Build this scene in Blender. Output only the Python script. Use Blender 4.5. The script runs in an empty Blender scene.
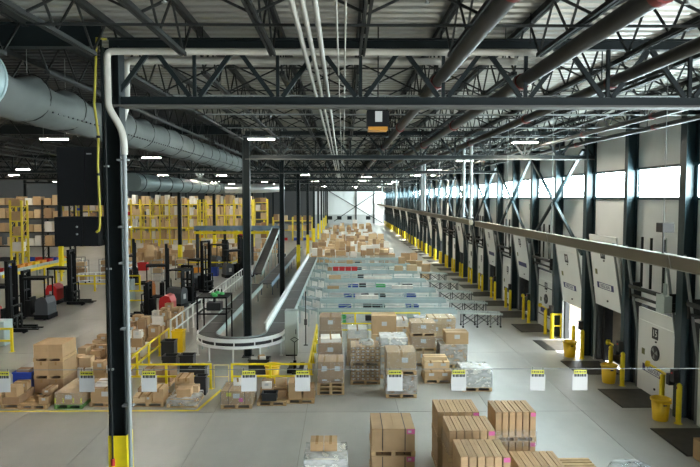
import bpy, math, random
from mathutils import Vector, Matrix

random.seed(11)
sc = bpy.context.scene
COL = sc.collection
PI = math.pi

# ------------------------------------------------------------------ camera
cam_data = bpy.data.cameras.new('camera')
cam_data.sensor_width = 36.0
cam_data.lens = 620.0 / 700.0 * 36.0
cam_data.clip_end = 600
cam = bpy.data.objects.new('camera', cam_data)
cam.location = (0, 0, 6.4)
cam.rotation_euler = (math.radians(90 - 3.323), 0, math.radians(-0.646))
COL.objects.link(cam)
sc.camera = cam

# ------------------------------------------------------------------ world, sun, exposure
world = bpy.data.worlds.new('sky')
sc.world = world
world.use_nodes = True
bg = world.node_tree.nodes['Background']
bg.inputs[0].default_value = (0.80, 0.91, 1.0, 1)
bg.inputs[1].default_value = 6.0
sun_d = bpy.data.lights.new('sun', 'SUN')
sun_d.energy = 12.0
sun_d.angle = math.radians(1.5)
sun_d.color = (1.0, 0.95, 0.86)
sun = bpy.data.objects.new('sun', sun_d)
sun.rotation_euler = (0, math.radians(33), math.radians(10))
COL.objects.link(sun)
WINDOW_EMIT = 25.0
LAMP_EMIT = 125.0
vs = sc.view_settings
vs.view_transform = 'Standard'
vs.look = 'None'
vs.gamma = 1.0
vs.use_curve_mapping = False
vs.exposure = 1.35
sc.cycles.use_denoising = True
sc.cycles.max_bounces = 8
sc.cycles.diffuse_bounces = 4
sc.cycles.transparent_max_bounces = 16
sc.cycles.sample_clamp_indirect = 6.0

# ------------------------------------------------------------------ materials
MATS = {}
def mat(name, c, rough=0.6, metal=0.0, vary=0.0, noise=0.0, nscale=6.0, bump=0.0, bscale=30.0,
        emit=None, alpha=None, spec=0.5, stretch=None):
    if name in MATS:
        return MATS[name]
    m = bpy.data.materials.new(name)
    m.use_nodes = True
    nt = m.node_tree
    N, L = nt.nodes, nt.links
    b = N['Principled BSDF']
    b.inputs['Base Color'].default_value = (*c, 1)
    b.inputs['Roughness'].default_value = rough
    b.inputs['Metallic'].default_value = metal
    b.inputs['Specular IOR Level'].default_value = spec
    src = None
    if noise or bump or vary:
        tc = N.new('ShaderNodeTexCoord')
        co = tc.outputs['Object']
        if stretch:
            mp = N.new('ShaderNodeMapping')
            mp.inputs['Scale'].default_value = stretch
            L.new(co, mp.inputs[0]); co = mp.outputs[0]
        if noise:
            n = N.new('ShaderNodeTexNoise')
            n.inputs['Scale'].default_value = nscale
            n.inputs['Detail'].default_value = 5
            L.new(co, n.inputs['Vector'])
            src = n.outputs['Fac']
        hsv = N.new('ShaderNodeHueSaturation')
        hsv.inputs['Color'].default_value = (*c, 1)
        if src is not None:
            mr = N.new('ShaderNodeMapRange')
            mr.inputs[1].default_value = 0.3; mr.inputs[2].default_value = 0.7
            mr.inputs[3].default_value = 1 - noise; mr.inputs[4].default_value = 1 + noise
            L.new(src, mr.inputs[0])
            val = mr.outputs[0]
        else:
            val = None
        if vary:
            oi = N.new('ShaderNodeObjectInfo')
            mr2 = N.new('ShaderNodeMapRange')
            mr2.inputs[3].default_value = 1 - vary; mr2.inputs[4].default_value = 1 + vary
            L.new(oi.outputs['Random'], mr2.inputs[0])
            if val is not None:
                mu = N.new('ShaderNodeMath'); mu.operation = 'MULTIPLY'
                L.new(val, mu.inputs[0]); L.new(mr2.outputs[0], mu.inputs[1])
                val = mu.outputs[0]
            else:
                val = mr2.outputs[0]
        if val is not None:
            L.new(val, hsv.inputs['Value'])
        L.new(hsv.outputs[0], b.inputs['Base Color'])
        if bump:
            n2 = N.new('ShaderNodeTexNoise')
            n2.inputs['Scale'].default_value = bscale
            L.new(co, n2.inputs['Vector'])
            bp = N.new('ShaderNodeBump')
            bp.inputs['Strength'].default_value = bump
            bp.inputs['Distance'].default_value = 0.02
            L.new(n2.outputs['Fac'], bp.inputs['Height'])
            L.new(bp.outputs[0], b.inputs['Normal'])
    if emit:
        b.inputs['Emission Color'].default_value = (*emit[0], 1)
        b.inputs['Emission Strength'].default_value = emit[1]
    if alpha is not None:
        b.inputs['Alpha'].default_value = alpha
    MATS[name] = m
    return m

def concrete(name, c, scale):
    m = bpy.data.materials.new(name)
    m.use_nodes = True
    nt = m.node_tree; N, L = nt.nodes, nt.links
    b = N['Principled BSDF']
    geo = N.new('ShaderNodeNewGeometry')
    n1 = N.new('ShaderNodeTexNoise'); n1.inputs['Scale'].default_value = 0.22; n1.inputs['Detail'].default_value = 6
    n2 = N.new('ShaderNodeTexNoise'); n2.inputs['Scale'].default_value = 1.7; n2.inputs['Detail'].default_value = 8
    n3 = N.new('ShaderNodeTexNoise'); n3.inputs['Scale'].default_value = 25; n3.inputs['Detail'].default_value = 3
    mp = N.new('ShaderNodeMapping'); mp.inputs['Scale'].default_value = (0.5, 0.16, 1)
    n4 = N.new('ShaderNodeTexNoise'); n4.inputs['Scale'].default_value = 1.6; n4.inputs['Detail'].default_value = 4
    L.new(geo.outputs['Position'], mp.inputs[0]); L.new(mp.outputs[0], n4.inputs['Vector'])
    for n in (n1, n2, n3):
        L.new(geo.outputs['Position'], n.inputs['Vector'])
    def ramp(sock, lo, hi, a=0.35, z=0.65):
        r = N.new('ShaderNodeMapRange')
        r.inputs[1].default_value = a; r.inputs[2].default_value = z
        r.inputs[3].default_value = lo; r.inputs[4].default_value = hi
        L.new(sock, r.inputs[0]); return r.outputs[0]
    def mul(a, bb):
        q = N.new('ShaderNodeMath'); q.operation = 'MULTIPLY'
        L.new(a, q.inputs[0]); L.new(bb, q.inputs[1]); return q.outputs[0]
    v = mul(mul(ramp(n1.outputs['Fac'], 0.93, 1.06, 0.25, 0.75), ramp(n2.outputs['Fac'], 0.96, 1.04, 0.25, 0.75)),
            mul(ramp(n3.outputs['Fac'], 0.97, 1.03, 0.2, 0.8), ramp(n4.outputs['Fac'], 0.84, 1.12, 0.25, 0.75)))
    oi = N.new('ShaderNodeObjectInfo')
    v = mul(v, ramp(oi.outputs['Random'], 0.96, 1.04, 0, 1))
    hsv = N.new('ShaderNodeHueSaturation')
    hsv.inputs['Color'].default_value = (*c, 1)
    L.new(v, hsv.inputs['Value'])
    L.new(hsv.outputs[0], b.inputs['Base Color'])
    L.new(ramp(n1.outputs['Fac'], 0.27, 0.36, 0.2, 0.8), b.inputs['Roughness'])
    MATS[name] = m
    return m

def film(name, c, fac, rough):
    m = bpy.data.materials.new(name); m.use_nodes = True
    nt = m.node_tree; N, L = nt.nodes, nt.links
    N.remove(N['Principled BSDF'])
    tr = N.new('ShaderNodeBsdfTransparent'); tr.inputs[0].default_value = (0.95, 0.97, 0.97, 1)
    gl = N.new('ShaderNodeBsdfPrincipled')
    gl.inputs['Base Color'].default_value = (*c, 1); gl.inputs['Roughness'].default_value = rough
    tc = N.new('ShaderNodeTexCoord')
    n = N.new('ShaderNodeTexNoise'); n.inputs['Scale'].default_value = 3.5; n.inputs['Detail'].default_value = 6
    mp = N.new('ShaderNodeMapping'); mp.inputs['Scale'].default_value = (1, 1, 1.6)
    L.new(tc.outputs['Object'], mp.inputs[0]); L.new(mp.outputs[0], n.inputs['Vector'])
    r = N.new('ShaderNodeMapRange'); r.inputs[1].default_value = 0.35; r.inputs[2].default_value = 0.7
    r.inputs[3].default_value = fac * 0.6; r.inputs[4].default_value = fac * 1.5
    L.new(n.outputs['Fac'], r.inputs[0])
    bp = N.new('ShaderNodeBump'); bp.inputs['Strength'].default_value = 0.6; bp.inputs['Distance'].default_value = 0.05
    L.new(n.outputs['Fac'], bp.inputs['Height']); L.new(bp.outputs[0], gl.inputs['Normal'])
    mx = N.new('ShaderNodeMixShader')
    L.new(r.outputs[0], mx.inputs[0]); L.new(tr.outputs[0], mx.inputs[1]); L.new(gl.outputs[0], mx.inputs[2])
    L.new(mx.outputs[0], N['Material Output'].inputs[0])
    MATS[name] = m
    return m

M_FLOOR = concrete('polished_concrete', (0.355, 0.345, 0.31), 1)
M_JOINT = mat('joint_filler', (0.24, 0.235, 0.21), 0.8)
M_STEEL = mat('dark_teal_steel', (0.011, 0.016, 0.0165), 0.5, 0.0, noise=0.12, nscale=3, spec=0.2)
M_STEELG = mat('dark_grey_joist_steel', (0.020, 0.022, 0.021), 0.55, noise=0.15, nscale=4, spec=0.2)
M_DECK = mat('galvanised_deck', (0.34, 0.335, 0.295), 0.38, 0.45, noise=0.12, nscale=0.8)
M_DECKD = mat('dark_deck', (0.035, 0.036, 0.036), 0.7, noise=0.15, nscale=1)
M_WALL = mat('white_insulated_panel', (0.80, 0.81, 0.79), 0.5, noise=0.03, nscale=0.8)
M_FARW = mat('white_far_wall', (0.82, 0.84, 0.82), 0.6, noise=0.03, nscale=0.2)
M_FARG = mat('grey_wall_band', (0.50, 0.52, 0.50), 0.6, noise=0.04, nscale=0.4)
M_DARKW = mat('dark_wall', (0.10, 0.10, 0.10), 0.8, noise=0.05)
M_GLZ = mat('daylit_glazing', (0.9, 0.95, 0.97), 0.25, emit=((0.76, 0.95, 1.0), WINDOW_EMIT))
M_LAMP = mat('lamp_diffuser', (0.95, 0.95, 0.92), 0.4, emit=((1.0, 0.92, 0.77), LAMP_EMIT))
M_YEL = mat('safety_yellow', (0.85, 0.66, 0.01), 0.42, noise=0.08, nscale=5)
M_YELR = mat('rack_yellow', (0.72, 0.56, 0.04), 0.5, vary=0.12)
M_BARREL = mat('barrel_yellow', (0.85, 0.55, 0.015), 0.35)
M_BLACK = mat('black_paint', (0.006, 0.0065, 0.007), 0.6, spec=0.2)
M_RUB = mat('black_rubber', (0.02, 0.02, 0.02), 0.85, noise=0.2, nscale=8)
M_PLATE = mat('dark_steel_plate', (0.035, 0.032, 0.026), 0.55, 0.3, noise=0.35, nscale=3)
M_DOOR = mat('white_door_skin', (0.82, 0.83, 0.80), 0.45, noise=0.03, nscale=1)
M_NAVY = mat('navy_ink', (0.03, 0.03, 0.13), 0.5)
M_INK = mat('black_ink', (0.02, 0.02, 0.022), 0.5)
M_WHITE = mat('white_paint', (0.78, 0.79, 0.77), 0.45)
M_PAPER = mat('white_paper', (0.50, 0.50, 0.48), 0.7)
M_CREAM = mat('cream_pipe', (0.44, 0.43, 0.37), 0.5, noise=0.10, nscale=2)
M_GALV = mat('galvanised_pipe', (0.25, 0.27, 0.26), 0.55, 0.1)
M_DPIPE = mat('dark_sprinkler_pipe', (0.030, 0.028, 0.026), 0.42, noise=0.2, nscale=2, spec=0.35)
M_RED = mat('red_paint', (0.50, 0.02, 0.02), 0.4)
M_REDD = mat('red_coupling', (0.16, 0.02, 0.015), 0.45)
M_ORANGE = mat('orange_paint', (0.75, 0.28, 0.03), 0.45)
M_TAN = mat('tan_trough', (0.25, 0.215, 0.15), 0.55, noise=0.06, nscale=1.0)
M_DUCTM = mat('sheet_metal_duct', (0.36, 0.46, 0.47), 0.4, 0.3, noise=0.06, nscale=1)
M_DUCTF = mat('grey_duct_fabric', (0.085, 0.094, 0.086), 0.8, noise=0.12, nscale=1.2, bump=0.25, bscale=2.0)
M_CONV = mat('conveyor_grey', (0.40, 0.49, 0.48), 0.4, 0.2, noise=0.06, nscale=2)
M_CONVB = mat('conveyor_blue_grey', (0.18, 0.25, 0.32), 0.4, 0.3, noise=0.15, nscale=2)
M_BELT = mat('belt_rubber', (0.060, 0.058, 0.055), 0.6, noise=0.15, nscale=3)
M_ROLL = mat('steel_roller', (0.30, 0.34, 0.35), 0.35, 0.5)
M_CAB = mat('cabinet_grey_green', (0.42, 0.48, 0.44), 0.45)
M_GREEN = mat('green_plastic', (0.05, 0.42, 0.10), 0.4)
M_BLUE = mat('blue_plastic', (0.02, 0.06, 0.35), 0.45)
M_TEAL = mat('teal_edge', (0.10, 0.35, 0.33), 0.5)
M_WOOD = mat('pallet_wood', (0.45, 0.30, 0.15), 0.8, vary=0.2, noise=0.2, nscale=6, stretch=(1, 8, 8))
M_WOODG = mat('green_pallet_wood', (0.12, 0.24, 0.06), 0.75, vary=0.1, noise=0.15, nscale=6)
M_KR = [mat('kraft_board', (0.44, 0.285, 0.145), 0.75, vary=0.14, noise=0.06, nscale=5),
        mat('light_kraft_board', (0.58, 0.41, 0.235), 0.75, vary=0.10, noise=0.05, nscale=5),
        mat('dark_kraft_board', (0.31, 0.19, 0.10), 0.75, vary=0.14, noise=0.07, nscale=5),
        mat('whitish_board', (0.70, 0.65, 0.58), 0.7, vary=0.1, noise=0.04)]
def island_vary(src, name):
    m = src.copy(); m.name = name
    nt = m.node_tree; N, L = nt.nodes, nt.links
    oi = [q for q in N if q.bl_idname == 'ShaderNodeObjectInfo'][0]
    g_ = N.new('ShaderNodeNewGeometry')
    for l in list(oi.outputs['Random'].links):
        to = l.to_socket; L.remove(l); L.new(g_.outputs['Random Per Island'], to)
    return m
M_TAPE = mat('clear_tan_tape', (0.36, 0.22, 0.10), 0.25)
M_PINK = mat('pink_print', (0.62, 0.12, 0.30), 0.5)
M_WRAP = film('stretch_film', (0.80, 0.82, 0.82), 0.12, 0.18)
M_WRAPW = film('cloudy_film', (0.80, 0.81, 0.80), 0.34, 0.3)
M_YSIGN = mat('yellow_sign_strip', (0.55, 0.53, 0.05), 0.5)
M_TRAIL = mat('trailer_liner', (0.22, 0.17, 0.11), 0.7, noise=0.15, nscale=2)
M_ASPH = mat('yard_concrete', (0.55, 0.55, 0.53), 0.8)
M_TOTE = mat('black_tote', (0.02, 0.021, 0.024), 0.4)
M_CABLE = mat('dull_yellow_cable', (0.34, 0.29, 0.02), 0.5)
M_AMBER = mat('amber_plastic', (0.50, 0.22, 0.02), 0.45)
M_LEDGE = mat('pale_ledge', (0.085, 0.085, 0.075), 0.6)
M_COND = mat('pale_conduit', (0.33, 0.325, 0.29), 0.55)
M_STEELW = mat('window_tinted_steel', (0.012, 0.030, 0.036), 0.42, noise=0.1, nscale=3, spec=0.45)  # bluer than the other steel: window glow put into the colour
M_POLE = mat('pale_grey_pole', (0.34, 0.36, 0.35), 0.55)

# ------------------------------------------------------------------ mesh helpers
class MB:
    def __init__(s):
        s.v = []; s.f = []; s.sm = []
    def add(s, vs_, fs, smooth=False):
        o = len(s.v)
        s.v += [tuple(p) for p in vs_]
        for q in fs:
            s.f.append([o + i for i in q]); s.sm.append(smooth)
        return s
    def box(s, x0, x1, y0, y1, z0, z1):
        s.add([(x0, y0, z0), (x1, y0, z0), (x1, y1, z0), (x0, y1, z0),
               (x0, y0, z1), (x1, y0, z1), (x1, y1, z1), (x0, y1, z1)],
              [(0, 3, 2, 1), (4, 5, 6, 7), (0, 1, 5, 4), (1, 2, 6, 5), (2, 3, 7, 6), (3, 0, 4, 7)])
        return s
    def cbox(s, cx, cy, cz, w, d, h):
        return s.box(cx - w / 2, cx + w / 2, cy - d / 2, cy + d / 2, cz - h / 2, cz + h / 2)
    def frame(s, p, q, up=(0, 0, 1)):
        p, q = Vector(p), Vector(q)
        d = (q - p).normalized()
        u = Vector(up)
        if abs(d.dot(u)) > 0.98:
            u = Vector((0, 1, 0)) if abs(d.y) < 0.9 else Vector((1, 0, 0))
        a = d.cross(u).normalized()
        b = a.cross(d).normalized()
        return p, q, a, b
    def bar(s, p, q, w, h=None, up=(0, 0, 1)):
        h = w if h is None else h
        p, q, a, b = s.frame(p, q, up)
        a = a * (w / 2); b = b * (h / 2)
        s.add([p - a - b, p + a - b, p + a + b, p - a + b, q - a - b, q + a - b, q + a + b, q - a + b],
              [(0, 1, 2, 3), (7, 6, 5, 4), (0, 4, 5, 1), (1, 5, 6, 2), (2, 6, 7, 3), (3, 7, 4, 0)])
        return s
    def tube(s, p, q, r, n=10, r2=None, caps=True):
        r2 = r if r2 is None else r2
        p, q, a, b = s.frame(p, q)
        A = []; B = []
        for i in range(n):
            t = 2 * PI * i / n
            e = a * math.cos(t) + b * math.sin(t)
            A.append(p + e * r); B.append(q + e * r2)
        s.add(A + B, [(i, i + n, (i + 1) % n + n, (i + 1) % n) for i in range(n)], True)
        if caps:
            s.add(A, [tuple(range(n))]); s.add(B, [tuple(reversed(range(n)))])
        return s
    def path(s, pts, r, n=8):
        # swept round tube along a polyline, mitred
        pts = [Vector(p) for p in pts]
        rings = []
        prev = None
        for i, p in enumerate(pts):
            if i == 0: d = pts[1] - p
            elif i == len(pts) - 1: d = p - pts[i - 1]
            else: d = (pts[i + 1] - p).normalized() + (p - pts[i - 1]).normalized()
            d.normalize()
            if prev is None:
                u = Vector((0, 0, 1)) if abs(d.z) < 0.9 else Vector((1, 0, 0))
                a = d.cross(u).normalized()
            else:
                a = (prev - d * prev.dot(d)).normalized()
            prev = a
            b = d.cross(a)
            rings.append([p + (a * math.cos(2 * PI * k / n) + b * math.sin(2 * PI * k / n)) * r for k in range(n)])
        vs_ = [v for rr in rings for v in rr]
        fs = []
        for i in range(len(rings) - 1):
            for k in range(n):
                fs.append((i * n + k, i * n + (k + 1) % n, (i + 1) * n + (k + 1) % n, (i + 1) * n + k))
        s.add(vs_, fs, True)
        s.add(rings[0], [tuple(reversed(range(n)))]); s.add(rings[-1], [tuple(range(n))])
        return s
    def lathe(s, prof, n=20, c=(0, 0, 0), close=True):
        vs_ = []
        for r, z in prof:
            for k in range(n):
                t = 2 * PI * k / n
                vs_.append((c[0] + r * math.cos(t), c[1] + r * math.sin(t), c[2] + z))
        fs = []
        for i in range(len(prof) - 1):
            for k in range(n):
                fs.append((i * n + k, i * n + (k + 1) % n, (i + 1) * n + (k + 1) % n, (i + 1) * n + k))
        s.add(vs_, fs, True)
        if close:
            s.add(vs_[:n], [tuple(reversed(range(n)))]); s.add(vs_[-n:], [tuple(range(n))])
        return s
    def ibeam(s, cx, cy, z0, z1, w, d, t=0.02, tw=0.014):
        # flanges face +-y, depth d along y, width w along x
        s.box(cx - w / 2, cx + w / 2, cy - d / 2, cy - d / 2 + t, z0, z1)
        s.box(cx - w / 2, cx + w / 2, cy + d / 2 - t, cy + d / 2, z0, z1)
        s.box(cx - tw / 2, cx + tw / 2, cy - d / 2 + t, cy + d / 2 - t, z0, z1)
        return s
    def ibeamx(s, cx, cy, z0, z1, w, d, t=0.02, tw=0.014):
        # flanges face +-x
        s.box(cx - d / 2, cx - d / 2 + t, cy - w / 2, cy + w / 2, z0, z1)
        s.box(cx + d / 2 - t, cx + d / 2, cy - w / 2, cy + w / 2, z0, z1)
        s.box(cx - d / 2 + t, cx + d / 2 - t, cy - tw / 2, cy + tw / 2, z0, z1)
        return s
    def mesh(s, name, m):
        me = bpy.data.meshes.new(name)
        me.from_pydata(s.v, [], s.f)
        me.polygons.foreach_set('use_smooth', s.sm)
        me.materials.append(m)
        me.update()
        return me

def ob(name, geo, m=None, parent=None, loc=(0, 0, 0), rz=0.0):
    me = geo.mesh(name, m) if isinstance(geo, MB) else geo
    o = bpy.data.objects.new(name, me)
    o.location = loc
    if isinstance(rz, (tuple, list)): o.rotation_euler = rz
    elif rz: o.rotation_euler = (0, 0, rz)
    if parent is not None: o.parent = parent
    COL.objects.link(o)
    return o
def tag(o, label, cat, group=None):
    o['label'] = label; o['category'] = cat
    if group: o['group'] = group
    return o
def empty(name, loc=(0, 0, 0), rz=0.0):
    return ob(name, None, loc=loc, rz=rz)
def thing(name, label, cat, loc=(0, 0, 0), rz=0.0, group=None):
    return tag(empty(name, loc, rz), label, cat, group)
def struct(o):
    o['kind'] = 'structure'; return o
def stuff(o):
    o['kind'] = 'stuff'; return o
def dup(root, loc, rz=None, label=None, group=None, parent=None):
    kids = list(root.children)
    r = root.copy(); COL.objects.link(r)
    r.location = loc
    if rz is not None: r.rotation_euler = (0, 0, rz)
    if parent is not None: r.parent = parent
    if label: r['label'] = label
    if group: r['group'] = group
    for ch in kids:
        c = ch.copy(); COL.objects.link(c); c.parent = r
        for g in list(ch.children):
            d = g.copy(); COL.objects.link(d); d.parent = c
    return r
CACHE = {}
def cached(key, fn):
    if key not in CACHE: CACHE[key] = fn()
    return CACHE[key]
def text_mesh(s, size, m, name='lettering'):
    def mk():
        cu = bpy.data.curves.new(name, 'FONT')
        cu.body = s; cu.size = size; cu.align_x = 'CENTER'; cu.align_y = 'CENTER'
        cu.extrude = 0.002; cu.resolution_u = 2
        t = bpy.data.objects.new('tmp_text', cu)
        COL.objects.link(t)
        dg = bpy.context.evaluated_depsgraph_get()
        me = bpy.data.meshes.new_from_object(t.evaluated_get(dg))
        COL.objects.unlink(t); bpy.data.objects.remove(t)
        me.name = name
        me.materials.clear(); me.materials.append(m)
        return me
    return cached(('txt', s, size, m.name), mk)

# ================================================================== STRUCTURE
S = 14.2
GY = [10.5 + S * k for k in range(-1, 11)]       # girder rows
CXS = [-3.83, -13.95, -24.1, -34.2]              # column lines
WX = 10.05                                       # inner face of dock wall
BAY = S / 4
FARY = 152.6
LEFTX = -46.0

# ---- floor: slabs with recessed joints
floor = struct(empty('floor'))
ob('joint_filler', MB().box(LEFTX, 10.3, -8, FARY, -0.2, -0.012), M_JOINT, floor)
xs = [-14.92, -12.16, -9.38, -6.62, -3.86, -1.10, 1.66, 4.42, 7.18, 10.3]
ys = [4.0, 11.1, 18.2, 25.3, 32.4, 39.5, 46.6]
g = 0.008
for i in range(len(xs) - 1):
    for j in range(len(ys) - 1):
        w, d = xs[i + 1] - xs[i], ys[j + 1] - ys[j]
        me = cached(('slab', round(w, 2), round(d, 2)),
                    lambda: MB().box(g, w - g, g, d - g, -0.15, 0).mesh('floor_slab', M_FLOOR))
        ob('floor_slab', me, parent=floor, loc=(xs[i], ys[j], 0))
for x0, x1, y0, y1 in [(LEFTX, -14.92, -8, FARY), (-14.92, 10.3, 46.6, FARY), (-14.92, 10.3, -8, 4.0)]:
    ob('floor_slab', MB().box(x0 + g, x1 - g, y0 + g, y1 - g, -0.15, 0), M_FLOOR, floor)

# ---- painted floor lines
def floor_line(x0, y0, x1, y1, w=0.1):
    o = ob('floor_line', MB().bar((x0, y0, 0.002), (x1, y1, 0.002), w, 0.004), M_YEL, floor)
floor_line(-13.5, 18.36, -4.42, 18.36, 0.10)
floor_line(-4.40, 18.33, -4.05, 20.4, 0.10)

# ---- corrugated roof deck (ribs run across the hall)
def deck(name, x0, x1, y0, y1, m):
    b = MB(); prof = []
    y = y0
    while y < y1:
        prof += [(y, 9.34), (y + 0.14, 9.34), (y + 0.17, 9.40), (y + 0.27, 9.40)]
        y += 0.30
    vs_ = [(x0, a, z) for a, z in prof] + [(x1, a, z) for a, z in prof]
    n = len(prof)
    b.add(vs_, [(i, i + 1, i + 1 + n, i + n) for i in range(n - 1)])
    b.box(x0, x1, y0, y1, 9.43, 9.5)
    return b
ceiling = struct(empty('ceiling'))
ob('roof_deck', deck('d', -4.9, 10.3, -8, FARY, M_DECK), M_DECK, ceiling)
ob('roof_deck', deck('d', LEFTX, -4.9, -8, 11.5, M_DECK), M_DECK, ceiling)
ob('dark_roof_deck', deck('d', LEFTX, -4.9, 11.5, FARY, M_DECKD), M_DECKD, ceiling)  # this left part of the deck has a darker colour

# ---- girders
NX = [-3.86 + 1.385 * j for j in range(0, 11)]    # panel points, also the joist lines
ZB, ZT = 8.0, 8.95
def girder(gy, x0, n, near, m):
    gd = struct(empty('roof_girder', (x0, gy, 0)))
    L = n * 1.385
    bc = ob('bottom_chord', cached(('gbc', n), lambda: MB().box(0, L, -0.06, 0.06, ZB - 0.07, ZB + 0.07).mesh('bottom_chord', m)), parent=gd)
    ob('bottom_flange', cached(('gbf', n), lambda: MB().box(0, L, -0.15, 0.15, ZB - 0.105, ZB - 0.07).mesh('bottom_flange', M_LEDGE)), parent=gd)  # bottom flange is paler than the chords
    ob('top_chord', cached(('gtc', n), lambda: MB().box(0, L, -0.07, 0.07, ZT - 0.09, ZT + 0.07).box(0, L, -0.13, 0.13, ZT + 0.04, ZT + 0.07).mesh('top_chord', m)), parent=gd)
    def vert(): return MB().bar((0, 0, ZB + 0.08), (0, 0, ZT - 0.09), 0.055).mesh('web_vertical', m)
    def dia(sg): return MB().bar((0.08 * sg, 0, ZB + 0.08), (0.66 * sg, 0, ZT - 0.09), 0.06, 0.075).mesh('web_diagonal', m)
    if near:
        for j in range(n + 1):
            ob('web_vertical', cached(('gv', m.name), vert), parent=gd, loc=(j * 1.385, 0, 0))
            if j < n: ob('web_diagonal', cached(('gd1', m.name), lambda: dia(1)), parent=gd, loc=(j * 1.385, 0, 0))
            if j > 0: ob('web_diagonal', cached(('gd2', m.name), lambda: dia(-1)), parent=gd, loc=(j * 1.385, 0, 0))
    else:
        def web():
            b = MB()
            for j in range(n + 1):
                x = j * 1.385
                b.bar((x, 0, ZB), (x, 0, ZT), 0.07)
                if j < n: b.bar((x, 0, ZB), (x + 0.69, 0, ZT), 0.08)
                if j > 0: b.bar((x, 0, ZB), (x - 0.69, 0, ZT), 0.08)
            return b.mesh('web_members', m)
        ob('web_members', cached(('gweb', n), web), parent=gd)
    return gd
for k, gy in enumerate(GY):
    if k == 0: continue
    girder(gy, NX[0], 10, k <= 3, M_STEEL)
    if k >= 3:
        girder(gy, NX[0] - 22 * 1.385, 22, False, M_STEEL)
    else:
        gb = struct(empty('roof_beam', (0, gy, 0)))
        ob('web_plate', MB().box(-34, -4.0, -0.01, 0.01, 8.90, 9.24), M_STEEL, gb)
        ob('flange', MB().box(-34, -4.0, -0.11, 0.11, 8.88, 8.90).box(-34, -4.0, -0.11, 0.11, 9.24, 9.27), M_STEEL, gb)

# ---- open-web joists spanning bay to bay
JB, JT = 8.62, 9.27
def joist_parts():
    tc = MB(); bc = MB(); wb = MB()
    for s in (-0.03, 0.03):
        tc.box(s - 0.022, s + 0.022, -0.1, S - 0.1, JT - 0.05, JT + 0.05)
        bc.box(s - 0.018, s + 0.018, 0.7, S - 0.7, JB - 0.03, JB + 0.03)
    n = 20; y0 = 0.7; st = (S - 1.4) / n
    for i in range(n):
        ya, yb = y0 + i * st, y0 + (i + 1) * st
        za, zb = (JB, JT) if i % 2 == 0 else (JT, JB)
        wb.bar((0, ya, za), (0, yb, zb), 0.028)
    wb.bar((0, 0.15, JT), (0, 0.75, JB), 0.03)
    wb.bar((0, S - 0.15, JT), (0, S - 0.75, JB), 0.03)
    return tc, bc, wb
tc, bc, wb = joist_parts()
me_tc, me_bc, me_wb = tc.mesh('top_chord', M_STEELG), bc.mesh('bottom_chord', M_STEELG), wb.mesh('web_rods', M_STEELG)
far_j = MB()
for k in range(0, 11):
    for j in range(-22, 10):
        x = NX[0] + 1.385 * j
        y = GY[k]
        if k <= 3 and x > -10:
            jo = struct(empty('roof_joist', (x, y, 0)))
            ob('top_chord', me_tc, parent=jo); ob('bottom_chord', me_bc, parent=jo); ob('web_rods', me_wb, parent=jo)
        elif k > 0 and (j % 2 == 0 or x > -5):
            far_j.box(x - 0.05, x + 0.05, y + 0.7, y + S - 0.7, JB - 0.035, JB + 0.035)
            far_j.box(x - 0.05, x + 0.05, y, y + S, JT - 0.05, JT + 0.05)
            if k < 8:
                for i in range(12):
                    ya, yb = y + 0.7 + i * 1.067, y + 0.7 + (i + 1) * 1.067
                    za, zb = (JB, JT) if i % 2 == 0 else (JT, JB)
                    far_j.bar((x, ya, za), (x, yb, zb), 0.03)
fj = struct(ob('distant_roof_joists', far_j, M_STEELG))
# cross bridging between the joists
for k in range(0, 5):
    b = MB()
    for t in (0.2, 0.4, 0.6, 0.8):
        y = GY[k] + S * t
        b.bar((NX[0], y + 0.3, JB - 0.05), (9.9, y + 0.3, JB - 0.05), 0.03)
        b.bar((NX[0], y + 0.3, JT - 0.07), (9.9, y + 0.3, JT - 0.07), 0.03)
        for j in range(0, 9):
            x = NX[0] + 1.385 * j
            b.bar((x, y, JB), (x + 1.385, y, JT), 0.03); b.bar((x, y, JT), (x + 1.385, y, JB), 0.03)
    br = ob('joist_bridging', b, M_STEELG, ceiling)

# ---- interior steel columns
def column(x, y, label, yellow=True, group=None, w=0.29):
    c = thing('steel_column', label, 'column', (x, y, 0), 0, group)
    ob('shaft', cached(('colsh', w), lambda: MB().ibeamx(0, 0, 0.02, 8.88, w, w).mesh('shaft', M_STEEL)), parent=c)
    ob('base_plate', cached('colbp', lambda: MB().box(-0.22, 0.22, -0.22, 0.22, 0, 0.02).mesh('base_plate', M_STEEL)), parent=c)
    if yellow:
        def sl():
            b = MB(); t = 0.012; h = w / 2 + 0.012
            b.box(-h, -h + t, -h, h, 0.021, 2.36); b.box(h - t, h, -h, h, 0.021, 2.36)
            b.box(-h + t, h - t, -h, -h + t, 0.021, 2.36); b.box(-h + t, h - t, h - t, h, 0.021, 2.36)
            return b.mesh('yellow_base_sleeve', M_YEL)
        ob('yellow_base_sleeve', cached(('colsl', w), sl), parent=c)
    return c
C1 = column(CXS[0], GY[1], 'dark steel column with yellow base and pipes in the left foreground', True)
column(CXS[0], GY[2], 'dark steel column standing inside the conveyor U-turn', False)
column(CXS[0], GY[3], 'dark steel column between the two conveyor legs, second behind the U-turn', False)
for k in range(4, 11):
    column(CXS[0], GY[k], 'distant yellow-based column in the row receding behind the conveyor U-turn', True, 'distant columns behind the conveyor')
column(CXS[1], GY[4], 'dark column with yellow base left of the overhead conveyor', True)
column(CXS[2], GY[4], 'dark column with yellow base beyond the left forklifts', True)
for k in range(5, 10):
    for x in CXS[1:]:
        if abs((x / GY[k]) * 620) < 345:
            column(x, GY[k], 'distant dark column standing among the yellow pallet racks', True, 'columns among the racks')

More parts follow.
